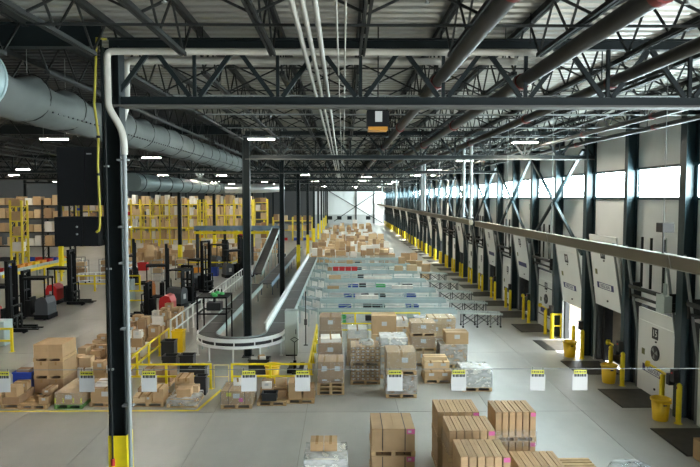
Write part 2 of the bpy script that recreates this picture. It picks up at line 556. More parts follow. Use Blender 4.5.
# ---- dock wall: panels, columns, windows, doors
wall = struct(empty('wall_right', (0, 0, 0)))
y_cols = [10.5 + BAY * n for n in range(-2, 41)]
DW, DH = 2.4, 2.75
def panel_mesh(y0, y1, z0, z1, x1=0.2):
    return cached(('wp', round(y1 - y0, 3), z0, z1), lambda: MB().box(0, x1, 0, y1 - y0, z0, z1).mesh('wall_panel', M_WALL))
M_JAMB = mat('charcoal_jamb', (0.045, 0.05, 0.052), 0.6)
for n in range(len(y_cols) - 1):
    y0, y1 = y_cols[n], y_cols[n + 1]
    yc = (y0 + y1) / 2
    ob('wall_panel', panel_mesh(y0, y1 - 0.02, DH + 0.1, 6.33), parent=wall, loc=(WX, y0 + 0.01, 0))
    ob('wall_panel', panel_mesh(y0, y1 - 0.02, 7.40, 9.34), parent=wall, loc=(WX, y0 + 0.01, 0))
    for a in (y0, yc + DW / 2):
        ob('jamb_panel', cached('jamb', lambda: MB().box(0, 0.2, 0.004, (BAY - DW) / 2 - 0.004, 0, DH + 0.1).mesh('jamb_panel', M_JAMB)), parent=wall, loc=(WX, a, 0))
    ob('girt', cached('girt', lambda: MB().box(-0.10, 0.2, 0, BAY, 6.33, 6.42).mesh('girt', M_STEELW)), parent=wall, loc=(WX, y0, 0))
    ob('girt', cached('girt2', lambda: MB().box(-0.10, 0.2, 0, BAY, 7.32, 7.40).mesh('girt', M_STEELW)), parent=wall, loc=(WX, y0, 0))
    if n < 2:
        ob('wall_panel', panel_mesh(y0, y1 - 0.02, 6.42, 7.32), parent=wall, loc=(WX, y0 + 0.01, 0)); continue
    w = struct(empty('window_%d' % (n - 1), (WX + 0.08, y0, 0)))
    ob('pane', cached('pane', lambda: MB().box(0, 0.02, 0.03, BAY - 0.03, 6.42, 7.32).mesh('pane', M_GLZ)), parent=w)
    ob('frame', cached('wfr', lambda: MB().box(-0.03, 0.04, 0, 0.03, 6.42, 7.32).box(-0.03, 0.04, BAY - 0.03, BAY, 6.42, 7.32).mesh('frame', M_STEEL)), parent=w)
    if n < 40:
        main = (n % 2 == 0)
        cw = 0.34 if main else 0.24
        c = struct(empty('wall_column', (9.85, y0, 0)))
        ob('shaft', cached(('wc', main), lambda: MB().ibeamx(0, 0, 0.0, 9.3, cw, 0.36, 0.025, 0.016).mesh('shaft', M_STEELW)), parent=c)
# V and X bracing on the wall columns
for n in range(6, 40, 2):
    ya, yb = y_cols[n], y_cols[n + 2]
    if ya > 140: break
    bx = struct(empty('wall_brace', (9.60, ya, 0)))
    L2 = yb - ya
    ob('brace_bar', cached('brA', lambda: MB().bar((0, 0.1, 8.3), (0, L2 - 0.1, 4.1), 0.10, 0.12, up=(1, 0, 0)).mesh('brace_bar', M_STEELW)), parent=bx)
    ob('brace_bar', cached('brB', lambda: MB().bar((0.05, 0.1, 4.1), (0.05, L2 - 0.1, 8.3), 0.10, 0.12, up=(1, 0, 0)).mesh('brace_bar', M_STEELW)), parent=bx)

# ---- dock doors
RAISED = {}      # bay start index -> clear height
DIGITS = {4: '15', 5: '17', 6: '18', 7: '19', 8: '20', 9: '21', 10: '22', 11: '23'}
def dock_door(n, idx):
    y0 = y_cols[n]; yc = y0 + BAY / 2
    clear = {5: 2.25, 6: 1.75, 8: 1.95, 10: 1.9, 13: 1.8, 16: 2.0, 18: 1.8, 21: 1.9, 25: 1.9, 28: 1.9, 32: 1.9}.get(n, 0.0)
    lean = math.radians(-7.0 if n == 5 else -9.0) if clear else 0.0
    d = struct(empty('door_%d' % idx, (WX - 0.06, yc, clear)))
    d.rotation_euler = (0, lean, 0)
    near = n <= 12
    h = DW / 2
    ob('door_section', cached('ds1', lambda: MB().box(-0.03, 0.03, -h, h, 0.0, 2.34).mesh('door_section', M_DOOR)), parent=d)
    ob('door_section', cached('ds2', lambda: MB().box(-0.03, 0.03, -h, h, 2.352, DH).mesh('door_section', M_DOOR)), parent=d)
    if n <= 20:
        p = ob('number_plate', cached('np', lambda: MB().box(-0.04, -0.03, -0.19, 0.19, 1.88, 2.24).mesh('number_plate', M_INK)), parent=d, loc=(0, 0.08, 0))
        if n in DIGITS:
            ob('number', text_mesh(DIGITS[n], 0.31, M_WHITE, 'number'), parent=p, loc=(-0.043, 0, 2.06), rz=(PI / 2, 0, -PI / 2))
    if near:
        lp = ob('name_strip', cached('ls', lambda: MB().box(-0.038, -0.03, -0.72, 0.72, 0.70, 0.93).mesh('name_strip', M_NAVY)), parent=d, loc=(0, 0.12, 0))
        if n in (4, 5, 6):
            ob('white_field', cached('lsw', lambda: MB().box(-0.041, -0.038, -0.52, 0.52, 0.725, 0.905).mesh('white_field', M_WHITE)), parent=lp)
            ob('lettering', text_mesh('NISSOLIN', 0.19, M_NAVY), parent=lp, loc=(-0.044, 0, 0.815), rz=(PI / 2, 0, -PI / 2))
        ob('handle', cached('dh', lambda: MB().box(-0.07, -0.03, -0.03, 0.03, 0.25, 0.31).box(-0.06, -0.03, -0.03, 0.03, 1.78, 1.83).mesh('handle', M_INK)), parent=d)
        ob('warning_sticker', cached('wst', lambda: MB().box(-0.036, -0.03, 0.72, 0.92, 1.22, 1.42).mesh('warning_sticker', mat('sticker_olive', (0.16, 0.17, 0.06), 0.5))), parent=d)
    if n == 4 or n == 7:
        vt = ob('vent_disc', MB().tube((-0.03, 0, 1.44), (-0.07, 0, 1.44), 0.24, 20), M_INK, d, loc=(0, 0.02, 0))
        bl = MB()
        for a in (0.4, 2.5, 4.6):
            bl.add([(-0.075, 0, 1.44), (-0.075, 0.2 * math.cos(a), 1.44 + 0.2 * math.sin(a)), (-0.075, 0.2 * math.cos(a + 0.8), 1.44 + 0.2 * math.sin(a + 0.8))], [(0, 1, 2)])
        ob('vent_blade', bl, M_GALV, vt)
    if n == 7:
        ob('seam_line', MB().box(-0.035, -0.03, -h, h, 1.98, 2.02).box(-0.035, -0.03, -h, h, 0.55, 0.59), M_INK, d)
    # tracks
    tr = struct(empty('trim_%d' % idx, (WX - 0.09, yc, 0)))
    def track():
        b = MB()
        b.bar((0, 0, 0), (0, 0, 1.9), 0.07, 0.05); b.bar((0, 0, 1.9), (-0.45, 0, 4.8), 0.07, 0.05)
        b.bar((-0.40, 0, 4.5), (0.12, 0, 4.5), 0.04)
        return b.mesh('door_track', M_GALV if near else M_STEELG)
    for s in (-1, 1):
        ob('door_track', cached(('trk', near), track), parent=tr, loc=(0, s * (h + 0.06), 0))
    if not clear:
        ob('spring_shaft', cached('shaft', lambda: MB().tube((-0.2, -h - 0.2, 3.12), (-0.2, h + 0.2, 3.12), 0.05, 8).tube((-0.28, -h - 0.1, 3.42), (-0.28, h + 0.1, 3.42), 0.07, 8).box(-0.3, 0.1, -h - 0.12, -h - 0.06, 3.0, 3.55).box(-0.3, 0.1, h + 0.06, h + 0.12, 3.0, 3.55).mesh('spring_shaft', M_STEELG)), parent=tr)
    if near and not clear:
        for u in (-0.45, 0.35, 0.95):
            ob('lift_rail', cached('lrl', lambda: MB().box(-0.10, -0.04, -0.035, 0.035, 3.45, 5.1).mesh('lift_rail', M_STEELG)), parent=tr, loc=(0, u, 0))
    # black dock shelter in the opening
    if n != 6: ob('dock_shelter', cached('shel', lambda: MB().box(0.292, 0.6, -h - 0.05, -h + 0.22, 0, DH + 0.1).box(0.292, 0.6, h - 0.22, h + 0.05, 0, DH + 0.1).box(0.292, 0.6, -h + 0.22, h - 0.22, DH - 0.25, DH + 0.1).mesh('dock_shelter', M_RUB)), parent=tr)
    return clear
idx = 0
for n in range(2, 40):
    idx += 1
    clear = dock_door(n, idx)
    yc = y_cols[n] + BAY / 2
    near = n <= 14
    # leveller plate on the floor before the door
    ordn = {3: 'nearest', 4: 'closed door 15', 5: 'raised door 17', 6: 'sunlit raised door 18'}.get(n)
    if n <= 24:
        lv = thing('dock_leveller', 'dark steel dock plate in the floor before %s' % (ordn if ordn and n > 3 else ('the nearest dock door at the right edge' if n == 3 else 'the farther dock doors')),
                   'dock plate', (9.25, yc, 0), 0, None if ordn else 'dock levellers before farther doors')
        ob('deck_plate', cached('lvl', lambda: MB().box(-0.75, 0.76, -0.92, 0.92, 0.002, 0.016).mesh('deck_plate', M_PLATE)), parent=lv)
        ob('hinge', cached('lvlh', lambda: MB().tube((-0.73, -0.9, 0.022), (-0.73, 0.9, 0.022), 0.010, 6).mesh('hinge', M_STEELG)), parent=lv)
    # a trailer parked behind each raised door but the sunlit one
    if clear and n != 6 and n < 14:
        t = thing('truck_trailer', 'dark brown-lined trailer interior seen through %s' % {5: 'the nearest raised door', 8: 'the raised door beyond the sunlit one', 10: 'the third trailer-filled raised door', 13: 'the farthest trailer-filled raised door'}[n], 'trailer', (10.57, yc, 0), 0,
                  'trailers at raised doors')
        ob('trailer_floor', cached('tf', lambda: MB().box(0, 9, -1.2, 1.2, -0.1, 0.0).mesh('trailer_floor', M_TRAIL)), parent=t)
        for s in (-1, 1):
            ob('trailer_side', cached(('tsd', s), lambda: MB().box(0, 9, s * 1.2 - 0.03, s * 1.2 + 0.03, 0, 2.7).mesh('trailer_side', M_TRAIL)), parent=t)
        ob('trailer_roof', cached('trf', lambda: MB().box(0, 9, -1.2, 1.2, 2.7, 2.76).mesh('trailer_roof', M_DARKW)), parent=t)
        ob('trailer_nose', cached('tn', lambda: MB().box(8.95, 9, -1.17, 1.17, 0, 2.7).mesh('trailer_nose', M_TRAIL)), parent=t)
        for (a, b_, hh) in (((2.2, -0.5, 1.9), (2.9, 0.55, 1.5)) if n == 5 else ()):
            cb = ob('carton', cached(('tcar', hh), lambda: MB().box(-0.45, 0.45, -0.5, 0.5, 0, hh - 0.01).box(-0.45, -0.01, -0.5, 0.5, hh - 0.01, hh).box(0.01, 0.45, -0.5, 0.5, hh - 0.01, hh).mesh('carton', M_KR[2])), loc=(10.57 + a, yc + b_, 0.0))
            tag(cb, '%s brown carton inside the trailer at raised door 17' % ('taller' if hh > 1.7 else 'shorter'), 'box', 'cartons inside the trailer')

# closed panels outside: yard ground
struct(ob('yard_ground', MB().box(10.31, 60, -10, FARY, -1.3, -1.2), M_ASPH))

# ---- far wall, left wall, back wall
fw = struct(empty('wall_far'))
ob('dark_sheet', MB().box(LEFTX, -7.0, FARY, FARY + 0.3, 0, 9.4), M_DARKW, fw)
ob('upper_sheet', MB().box(-7.0, 10.3, FARY, FARY + 0.3, 2.2, 9.4), M_FARW, fw)
ob('lower_band', MB().box(-7.0, 10.3, FARY - 0.05, FARY + 0.3, 0, 2.2), M_FARG, fw)
for x in (-3.2, -0.9, 1.6, 6.2):
    ob('dark_hatch', MB().box(x - 0.55, x + 0.55, FARY - 0.12, FARY - 0.05, 0.95, 1.85), M_STEEL, fw)
for x in (-3.83, 3.2, 7.6):
    ob('wall_post', MB().box(x - 0.14, x + 0.14, FARY - 0.30, FARY - 0.06, 0, 9.0), M_STEEL, fw)
ob('brace_rod', MB().bar((-4.2, FARY - 0.4, 8.4), (9.6, FARY - 0.4, 0.2), 0.16), M_STEEL, fw)
ob('brace_rod', MB().bar((9.6, FARY - 0.4, 8.6), (-2.2, FARY - 0.4, 0.6), 0.16), M_STEEL, fw)
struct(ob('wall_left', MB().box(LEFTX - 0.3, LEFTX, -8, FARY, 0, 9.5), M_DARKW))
struct(ob('wall_back', MB().box(LEFTX, 10.3, -8.4, -8.0, 0, 9.5), M_DARKW))

# ================================================================== SERVICES UNDER THE ROOF
# ---- linear lamps hung from the joists
def lamp_proto():
    t = thing('led_fixture', 'linear lamp', 'lamp', (0, 0, 8.5))
    ob('housing', MB().box(-0.49, 0.49, -0.10, 0.10, 0.0, 0.05), M_WHITE, t)
    ob('diffuser', MB().box(-0.47, 0.47, -0.085, 0.085, -0.015, -0.001), M_LAMP, t)
    hw = MB()
    for x in (-0.38, 0.38): hw.tube((x, 0, 0.05), (x, 0, 0.86), 0.006, 5)
    ob('hanger_wire', hw, M_GALV, t)
    return t
LP = lamp_proto()
lamp_list = [
    (-2.95, 22.6, 'bright linear lamp right of the column inside the conveyor U-turn'),
    (-10.4, 22.6, 'bright linear lamp under the sagging fabric duct at upper left'),
    (-10.1, 33.0, 'bright linear lamp under the fabric duct right of the foreground column'),
    (7.0, 23.9, 'largest bright linear lamp before the dock wall'),
    (7.0, 35.7, 'second linear lamp along the dock wall beside the white poles'),
]
for i, (x, y, l) in enumerate(lamp_list):
    if i == 0:
        LP.location = (x, y, 8.5); LP['label'] = l; LP['group'] = 'linear ceiling lamps'
    else:
        dup(LP, (x, y, 8.5), 0, l, 'linear ceiling lamps')
for x, y in [(7.0, 47.5), (6.9, 59.3), (8.3, 59.3)] + [(7.0, 71 + 11.8 * i) for i in range(7)]:
    dup(LP, (x, y, 8.5), 0, 'small distant linear lamp in the row along the dock wall', 'distant lamps along the dock wall')
for x, y in [(-3.6, 58 + 11.8 * i) for i in range(8)] + [(2.4, 64 + 14 * i) for i in range(6)]:  # the row right of the middle is added to light the far hall
    dup(LP, (x, y, 8.5), 0, 'small distant linear lamp above the middle of the hall, where one row is added', 'distant lamps over the hall')
for x, y in [(-12.2, 53), (-11.6, 59.5), (-10.5, 72), (-10.5, 84), (-10.5, 96)] + \
        [(a, b) for a in (-17, -24, -31, -38) for b in (47, 59, 71, 83, 95)]:
    dup(LP, (x, y, 8.5), 0, 'small linear lamp above the yellow racks at left', 'lamps above the racks')
for x, y, l in ((-17.5, 24.0, 'added out-of-view lamp over the left forklift aisle, nearer'),
                (-24.0, 33.0, 'added out-of-view lamp over the left forklift aisle, farther'), (-10.5, 12.0, 'added out-of-view lamp over the floor left of the foreground column'), (-14.5, 18.0, 'added out-of-view lamp over the pallets at the left edge'), (-18.0, 12.0, 'added out-of-view lamp over the aisle left of the foreground column')):
    dup(LP, (x, y, 8.5), 0, l, 'linear ceiling lamps')  # lamps added out of view to brighten the left floor

# ---- fabric duct and its sheet-metal feed
fd = thing('fabric_duct', 'big sagging grey fabric air duct hung behind the left foreground column', 'duct', (-5.9, 0, 8.27))
n = 28; ny = 96; vs_ = []; fs = []
for i in range(ny + 1):
    y = 10.2 + (35.0 - 10.2) * i / ny
    ph = (y - 10.2) / 1.6
    fr = ph - math.floor(ph)
    sag = 0.20 * math.sin(PI * fr) * (1.0 if y < 15 else 0.5 if y < 20 else 0.25)
    for k in range(n):
        t = 2 * PI * k / n
        r = 0.43 - sag * max(0, math.sin(t)) ** 1.5 * 0.8 + 0.012 * math.sin(5 * t + 3 * ph) + 0.015 * math.sin(11 * fr + 4 * t) * (1 if y < 18 else 0.5)
        if i == ny: r *= 0.75
        vs_.append((r * math.cos(t), y, r * math.sin(t) - 0.06 * math.sin(PI * fr) * (1 if y < 18 else 0.2)))
for i in range(ny):
    for k in range(n):
        fs.append((i * n + k, (i + 1) * n + k, (i + 1) * n + (k + 1) % n, i * n + (k + 1) % n))
fb = MB().add(vs_, fs, True).add(vs_[-n:], [tuple(range(n))])
ob('fabric_tube', fb, M_DUCTF, fd)
hp = MB(); sk = MB()
for i in range(16):
    y = 10.2 + 1.6 * i
    if y > 35: break
    pts = [(0.44 * math.cos(2 * PI * k / 20), y, 0.44 * math.sin(2 * PI * k / 20)) for k in range(21)]
    hoop = MB().path(pts, 0.011, 5)
    ob('hoop', hoop, M_STEELG, fd)
    ob('hanger_wire', cached('fdh', lambda: MB().tube((0, 0, 0.42), (0, 0, 1.06), 0.006, 5).mesh('hanger_wire', M_GALV)), parent=fd, loc=(0, y, 0))
pf = MB()
y = 12.0
while y < 34.5:
    a = -0.55
    pf.cbox(0.452 * math.cos(a), y, 0.452 * math.sin(a) - 0.02, 0.03, 0.07, 0.03)
    y += 0.22
stuff(ob('perforations', pf, M_INK, fd))
md = thing('metal_duct', 'pale sheet-metal duct section entering at the upper left edge', 'duct', (-5.9, 0, 8.3))
ob('duct_barrel', MB().tube((0, 7.2, 0), (0, 10.1, 0), 0.50, 32), M_DUCTM, md)
for y in (7.2, 10.1):
    ob('flange', MB().tube((0, y, 0), (0, y + 0.05, 0), 0.525, 32), M_DUCTM, md)
ob('hanger_wire', MB().tube((0, 7.8, 0.5), (0, 7.8, 1.06), 0.006, 5).tube((0, 9.8, 0.5), (0, 9.8, 1.06), 0.006, 5), M_GALV, md)
d2 = thing('metal_duct', 'long banded grey air duct above the racks at left', 'duct', (-12.5, 0, 7.32))
ob('duct_barrel', MB().tube((0, 37, 0), (0, 77, 0), 0.55, 24), mat('dull_duct_metal', (0.10, 0.13, 0.125), 0.5, 0.3), d2)
for i in range(14):
    y = 38 + 2.9 * i
    ob('band', cached('dband', lambda: MB().tube((0, -0.04, 0), (0, 0.04, 0), 0.58, 24).mesh('band', M_STEELG)), parent=d2, loc=(0, y, 0))
ob('hanger_wire', MB().tube((0, 40, 0.5), (0, 40, 2.0), 0.012, 5).tube((0, 58, 0.5), (0, 58, 2.0), 0.012, 5).tube((0, 75, 0.5), (0, 75, 2.0), 0.012, 5), M_GALV, d2)
d3 = thing('metal_duct', 'shiny silver cross duct above the overhead conveyor', 'duct', (0, 63, 7.3))
ob('duct_barrel', MB().path([(-11.9, 0, 0), (-8.2, 0, 0), (-7.2, 0.3, 0.05), (-6.7, 1.2, 0.1), (-6.6, 3.0, 0.1)], 0.42, 16), mat('bright_galvanised', (0.62, 0.65, 0.64), 0.3, 0.7), d3)
ob('hanger_wire', MB().tube((-9, 0, 0.4), (-9, 0, 2.05), 0.012, 5).tube((-6.6, 2.4, 0.5), (-6.6, 2.4, 2.05), 0.012, 5), M_GALV, d3)

# ---- cream pipes over the first girder with drops at the column
def elbow_path(pts, r, steps=4):
    # round the corners of a polyline
    out = [Vector(pts[0])]
    for i in range(1, len(pts) - 1):
        a, b, c = Vector(pts[i - 1]), Vector(pts[i]), Vector(pts[i + 1])
        u, v = (a - b).normalized(), (c - b).normalized()
        for k in range(steps + 1):
            t = k / steps
            out.append(b + u * r * (1 - t) ** 2 + v * r * t ** 2)
    out.append(Vector(pts[-1]))
    return out
cp = thing('cream_pipe', 'upper cream pipe running along the first girder and down the foreground column', 'pipe')
ob('pipe_run', MB().path(elbow_path([(3.35, 10.05, 8.72), (-3.75, 10.05, 8.72), (-3.75, 10.05, 7.85), (-3.58, 10.15, 7.5), (-3.56, 10.2, 7.3), (-3.56, 10.2, 7.1)], 0.1), 0.055, 10), M_CREAM, cp)
ob('downpipe', MB().tube((-3.56, 10.2, 7.1), (-3.56, 10.2, 0.0), 0.035, 10), M_GALV, cp)
for x in (-2.5, 0.27, 3.0):
    ob('pipe_hanger', MB().tube((x, 10.05, 8.84), (x, 10.05, 9.34), 0.01, 5), M_STEELG, cp)
for z in (7.0, 5.9, 5.3, 4.2, 2.9):
    ob('clamp', MB().box(-3.70, -3.52, 10.22, 10.34, z, z + 0.03), M_GALV, cp)
cp2 = thing('cream_pipe', 'lower cream pipe behind the first girder ending in a short drop', 'pipe')
ob('pipe_run', MB().path(elbow_path([(3.0, 10.82, 8.74), (-3.72, 10.82, 8.74), (-3.72, 10.82, 8.0), (-3.82, 10.72, 7.55)], 0.12), 0.06, 10), M_CREAM, cp2)
for x in (-2.4, 0.3, 2.8):
    ob('pipe_hanger', MB().tube((x, 10.82, 8.8), (x, 10.82, 9.34), 0.01, 5), M_STEELG, cp2)

# ---- dark sprinkler mains with red couplings
def main_pipe(x, r, y0, y1, z, label, cps):
    p = thing('sprinkler_main', label, 'pipe', (x, 0, z))
    ob('pipe_run', MB().tube((0, y0, 0), (0, y1, 0), r, 16), M_DPIPE, p)
    for c in cps:
        ob('coupling', MB().tube((0, c, 0), (0, c + 0.14, 0), r * 1.22, 16), M_REDD, p)
        ob('pipe_hanger', MB().tube((0, c + 0.5, r), (0, c + 0.5, 9.34 - z), 0.012, 5), M_STEELG, p)
main_pipe(1.66, 0.105, 3.0, 75, 8.42, 'dark overhead pipe nearest the hall middle with red coupling', (6.0, 10.9, 18, 25, 33, 42, 52))
main_pipe(3.13, 0.115, 3.0, 75, 8.42, 'second dark overhead pipe from the hall middle with red couplings', (6.1, 10.9, 17.5, 24, 31, 40, 50))
main_pipe(4.72, 0.10, 3.0, 60, 8.42, 'third dark overhead pipe with red couplings, right of centre', (6.6, 10.9, 16, 23, 30, 40))
main_pipe(7.75, 0.07, 6.0, 60, 8.43, 'fourth, thinner dark overhead pipe towards the dock wall', (10.9, 15.5, 20, 27, 34))
main_pipe(9.05, 0.07, 6.0, 60, 8.44, 'outermost dark overhead pipe beside the dock wall columns', (10.9, 14.2, 18, 24, 31))

# ---- three pale conduits down the hall
for i, x in enumerate((-0.53, -0.42, -0.29)):
    c = thing('conduit', ['left', 'middle', 'right'][i] + ' of three pale parallel conduits running down the hall ceiling', 'conduit', (x, 0, 8.42), 0, 'ceiling conduits')
    ob('conduit_run', MB().tube((0, 3, 0), (0, 66, 0), 0.034, 10), M_COND, c)
    for y in (6, 13.5, 20, 27, 34): ob('strap', MB().tube((0, y, 0.03), (0, y, 0.91), 0.008, 5), M_STEELG, c)
for i, x in enumerate((-0.07, 0.03)):
    c = thing('conduit', ['left', 'right'][i] + ' of two thin wires beside the ceiling conduits', 'conduit', (x, 0, 8.44), 0, 'thin ceiling conduits')
    ob('conduit_run', MB().tube((0, 3, 0), (0, 60, 0), 0.012, 8), M_COND, c)
    for y in (7, 17, 27): ob('strap', MB().tube((0, y, 0.01), (0, y, 0.9), 0.006, 5), M_STEELG, c)
# ---- sprinkler branch lines across the hall
for i, y in enumerate((6.75, 13.4, 16.4, 19.5, 22.4, 28.5, 32, 35.5)):
    c = thing('sprinkler_branch', 'thin pale sprinkler pipe crossing the ceiling, %s from the camera' % ['first', 'second', 'third', 'fourth', 'fifth', 'sixth', 'seventh', 'eighth'][i], 'pipe', (0, y, 8.572), 0, 'sprinkler branch lines')
    ob('pipe_run', MB().tube((-14 if i == 0 else -3.6, 0, 0), (9.6, 0, 0), 0.019, 8), M_GALV, c)
    for x in (-2.6, 0.2, 2.9, 5.7): ob('pipe_hanger', MB().tube((x, 0, 0.02), (x, 0, 0.76), 0.007, 5), M_STEELG, c)
    for x in (-1.9, 0.9, 3.7, 6.4): ob('sprinkler_head', MB().tube((x, 0, -0.02), (x, 0, -0.09), 0.012, 6).tube((x, 0, -0.09), (x, 0, -0.10), 0.03, 8), M_GALV, c)

# ---- tan trough hung on white poles in front of the dock doors
tr = thing('cable_trough', 'long tan overhead trough hung in front of the dock doors', 'trough', (5.5, 0, 5.32))
segs = [(4, 10.35), (10.37, 16.6), (16.62, 25.7), (26.9, 34), (34.02, 42), (42.02, 52), (52.02, 64), (64.02, 80), (80.02, 100)]
for a, b in segs:
    ob('trough_section', MB().box(-0.02, 0.14, a, b, -0.11, 0.11), M_TAN, tr)
    ob('edge_strip', MB().box(-0.026, -0.02, a, b, 0.10, 0.115).box(-0.026, -0.02, a, b, -0.115, -0.10), M_CREAM, tr)
    ob('joint_strip', MB().bar((-0.025, b - 0.12, -0.11), (-0.025, b - 0.02, 0.11), 0.012, 0.02, up=(1, 0, 0)), M_CREAM, tr)
for y in (7, 10.7, 16.5, 21, 31, 36, 47, 57, 70, 84, 96):
    ob('hanger_rod', MB().tube((0.07, y, 0.1), (0.07, y, 3.97), 0.009, 6), M_GALV, tr)
ob('junction_box', MB().box(-0.02, 0.18, 10.55, 10.78, 0.48, 0.64).tube((0.05, 10.66, -0.1), (0.05, 10.66, 0.48), 0.02, 6), mat('dull_grey_box', (0.10, 0.10, 0.095), 0.6), tr)
for i, (x, y, l) in enumerate([(5.42, 27.9, 'left of the two white hanging poles at the trough gap'), (5.42, 26.3, 'right of the two white hanging poles at the trough gap'),
                               (5.3, 40.5, 'white hanging pole over the second trough joint'), (5.42, 42.6, 'white hanging pole just left behind the second trough joint'),
                               (5.4, 63, 'white hanging pole far along the trough'), (5.4, 86, 'farthest white hanging pole along the trough')]):
    p = thing('hanging_pole', l, 'pole', (x, y, 0), 0, 'white poles along the trough')
    ob('pole_tube', MB().tube((0, 0, 5.56), (0, 0, 9.33), 0.075 if i < 2 else 0.10, 12), M_POLE, p)
    ob('pole_flange', MB().tube((0, 0, 5.52), (0, 0, 5.56), 0.12, 12), M_POLE, p)

# ---- black hanging unit with amber base below the first girder
hu = thing('hanging_unit', 'small black hanging box with amber base and white label under the girder', 'ceiling unit', (0.6, 10.85, 7.55))
ob('casing', MB().box(-0.19, 0.19, -0.18, 0.18, 0.06, 0.33).box(-0.17, 0.17, -0.16, 0.16, 0.33, 0.36), M_BLACK, hu)
ob('amber_base', MB().box(-0.165, 0.165, -0.17, 0.17, 0.0, 0.06), M_AMBER, hu)
ob('label_plate', MB().box(-0.05, 0.07, -0.186, -0.18, 0.14, 0.32), M_PAPER, hu)
ob('bracket', MB().box(-0.03, 0.03, -0.17, 0.0, 0.36, 0.38).tube((0, -0.15, 0.36), (0, -0.15, 1.78), 0.012, 6), M_STEELG, hu)

# ---- electrical boxes and yellow cable on the foreground column
eb = thing('electrical_cabinet', 'tall black cabinet mounted left of the foreground column', 'cabinet', (-4.31, 10.4, 0))
ob('cabinet_body', MB().box(-0.35, 0.31, -0.2, 0.2, 6.27, 7.22), M_BLACK, eb)
ob('cabinet_door', MB().box(-0.34, 0.10, -0.215, -0.2, 6.28, 7.21).box(0.115, 0.30, -0.215, -0.2, 6.28, 7.21), M_BLACK, eb)
ob('bracket', MB().box(0.31, 0.335, -0.05, 0.05, 6.4, 6.46).box(0.31, 0.335, -0.05, 0.05, 7.0, 7.06), M_STEEL, eb)
ob('badge', MB().box(0.14, 0.22, -0.222, -0.215, 7.1, 7.12), M_GALV, eb)
eb2 = thing('electrical_cabinet', 'low wide black cabinet below the tall one by the foreground column', 'cabinet', (-4.35, 10.4, 0))
ob('cabinet_body', MB().box(-0.38, 0.35, -0.2, 0.2, 5.60, 6.08), M_BLACK, eb2)
ob('cabinet_door', MB().box(-0.37, 0.08, -0.215, -0.2, 5.61, 6.07).box(0.095, 0.34, -0.215, -0.2, 5.61, 6.07), M_BLACK, eb2)
ob('bracket', MB().box(0.35, 0.375, -0.05, 0.05, 5.7, 5.76).box(0.35, 0.375, -0.05, 0.05, 5.95, 6.0), M_STEEL, eb2)
for z in (5.8, 5.92): ob('knob', MB().tube((0.0, -0.215, z), (0.0, -0.24, z), 0.015, 8), M_GALV, eb2)
yc_ = thing('power_cable', 'yellow power cable hanging down the left side of the foreground column', 'cable')
ob('cable_run', MB().path([(-3.90, 10.42, 9.0), (-3.95, 10.15, 8.95), (-3.95, 10.08, 8.4), (-3.98, 10.07, 7.9), (-3.92, 10.06, 7.4), (-3.94, 10.06, 6.9), (-3.93, 10.07, 6.3), (-3.93, 10.06, 5.95), (-3.95, 10.07, 5.87), (-4.0, 10.09, 5.84)], 0.019, 8), M_CABLE, yc_)
ob('cable_tie', MB().tube((-3.92, 10.06, 7.35), (-3.92, 10.06, 7.39), 0.034, 8).tube((-3.94, 10.06, 6.75), (-3.94, 10.06, 6.79), 0.034, 8), M_BLACK, yc_)
cc = thing('conduit', 'thin dark conduit with red fitting on the foreground column face', 'conduit', (-3.90, 10.31, 0))
ob('conduit_run', MB().tube((0, 0, 1.98), (0, 0, 8.0), 0.016, 8), M_STEELG, cc)
ob('red_fitting', MB().tube((0, 0, 1.86), (0, 0, 1.98), 0.035, 8), M_RED, cc)
ob('strap', MB().box(-0.04, 0.04, -0.01, 0.034, 3.5, 3.53).box(-0.04, 0.04, -0.01, 0.034, 5.2, 5.23).box(-0.04, 0.04, -0.01, 0.034, 6.9, 6.93), M_GALV, cc)

# ---- string of hanging placards across the foreground
wr = thing('sign_wire', 'thin horizontal wire carrying the white placards across the foreground', 'wire', (0, 10.70, 3.41))
ob('wire_run', MB().tube((-12, 0, 0), (9.6, 0, -0.02), 0.006, 6), M_GALV, wr)
ob('wire_clip', MB().tube((-3.97, 0, 0), (-3.97, -0.06, 0), 0.02, 6), M_GALV, wr)
plac = [(-5.93, 'cut by the left edge of the photo'), (-4.47, 'just left of the foreground column'), (-3.39, 'just right of the foreground column'),
        (-1.65, 'before the low cartons under the U-turn'), (-0.71, 'beside the yellow rail corner'), (0.91, 'before the wrapped tall stack'),
        (2.03, 'before the low wrapped load'), (3.42, 'over bare floor, left of the pair'), (4.17, 'rightmost, over bare floor')]
pr = None
M_SHEET = M_PAPER
def placard_proto():
    p = thing('hanging_placard', 'x', 'sign', (0, 10.70, 3.41))
    ob('sheet', MB().box(-0.132, 0.132, -0.004, 0.004, -0.40, -0.11), M_PAPER, p)
    ob('header', MB().box(-0.112, 0.112, -0.004, 0.004, -0.105, -0.035), M_YSIGN, p)
    b = MB()
    for i, (u, w) in enumerate([(-0.1, 0.02), (-0.07, 0.03), (-0.03, 0.015), (-0.008, 0.03), (0.035, 0.02), (0.065, 0.035)]):
        b.box(u, u + w, -0.006, -0.004, -0.082, -0.058)
    ob('header_lettering', b, M_INK, p)
    b = MB()
    for i, (u, w) in enumerate([(-0.105, 0.03), (-0.07, 0.012), (-0.05, 0.035), (-0.008, 0.02), (0.02, 0.035), (0.062, 0.014), (0.08, 0.028)]):
        b.box(u, u + w, -0.006, -0.001, -0.155, -0.108)
    ob('barcode_block', b, M_INK, p)
    ob('hook', MB().tube((-0.09, 0, -0.036), (-0.09, 0, 0.012), 0.005, 5).tube((0.09, 0, -0.036), (0.09, 0, 0.012), 0.005, 5), M_STEELG, p)
    return p
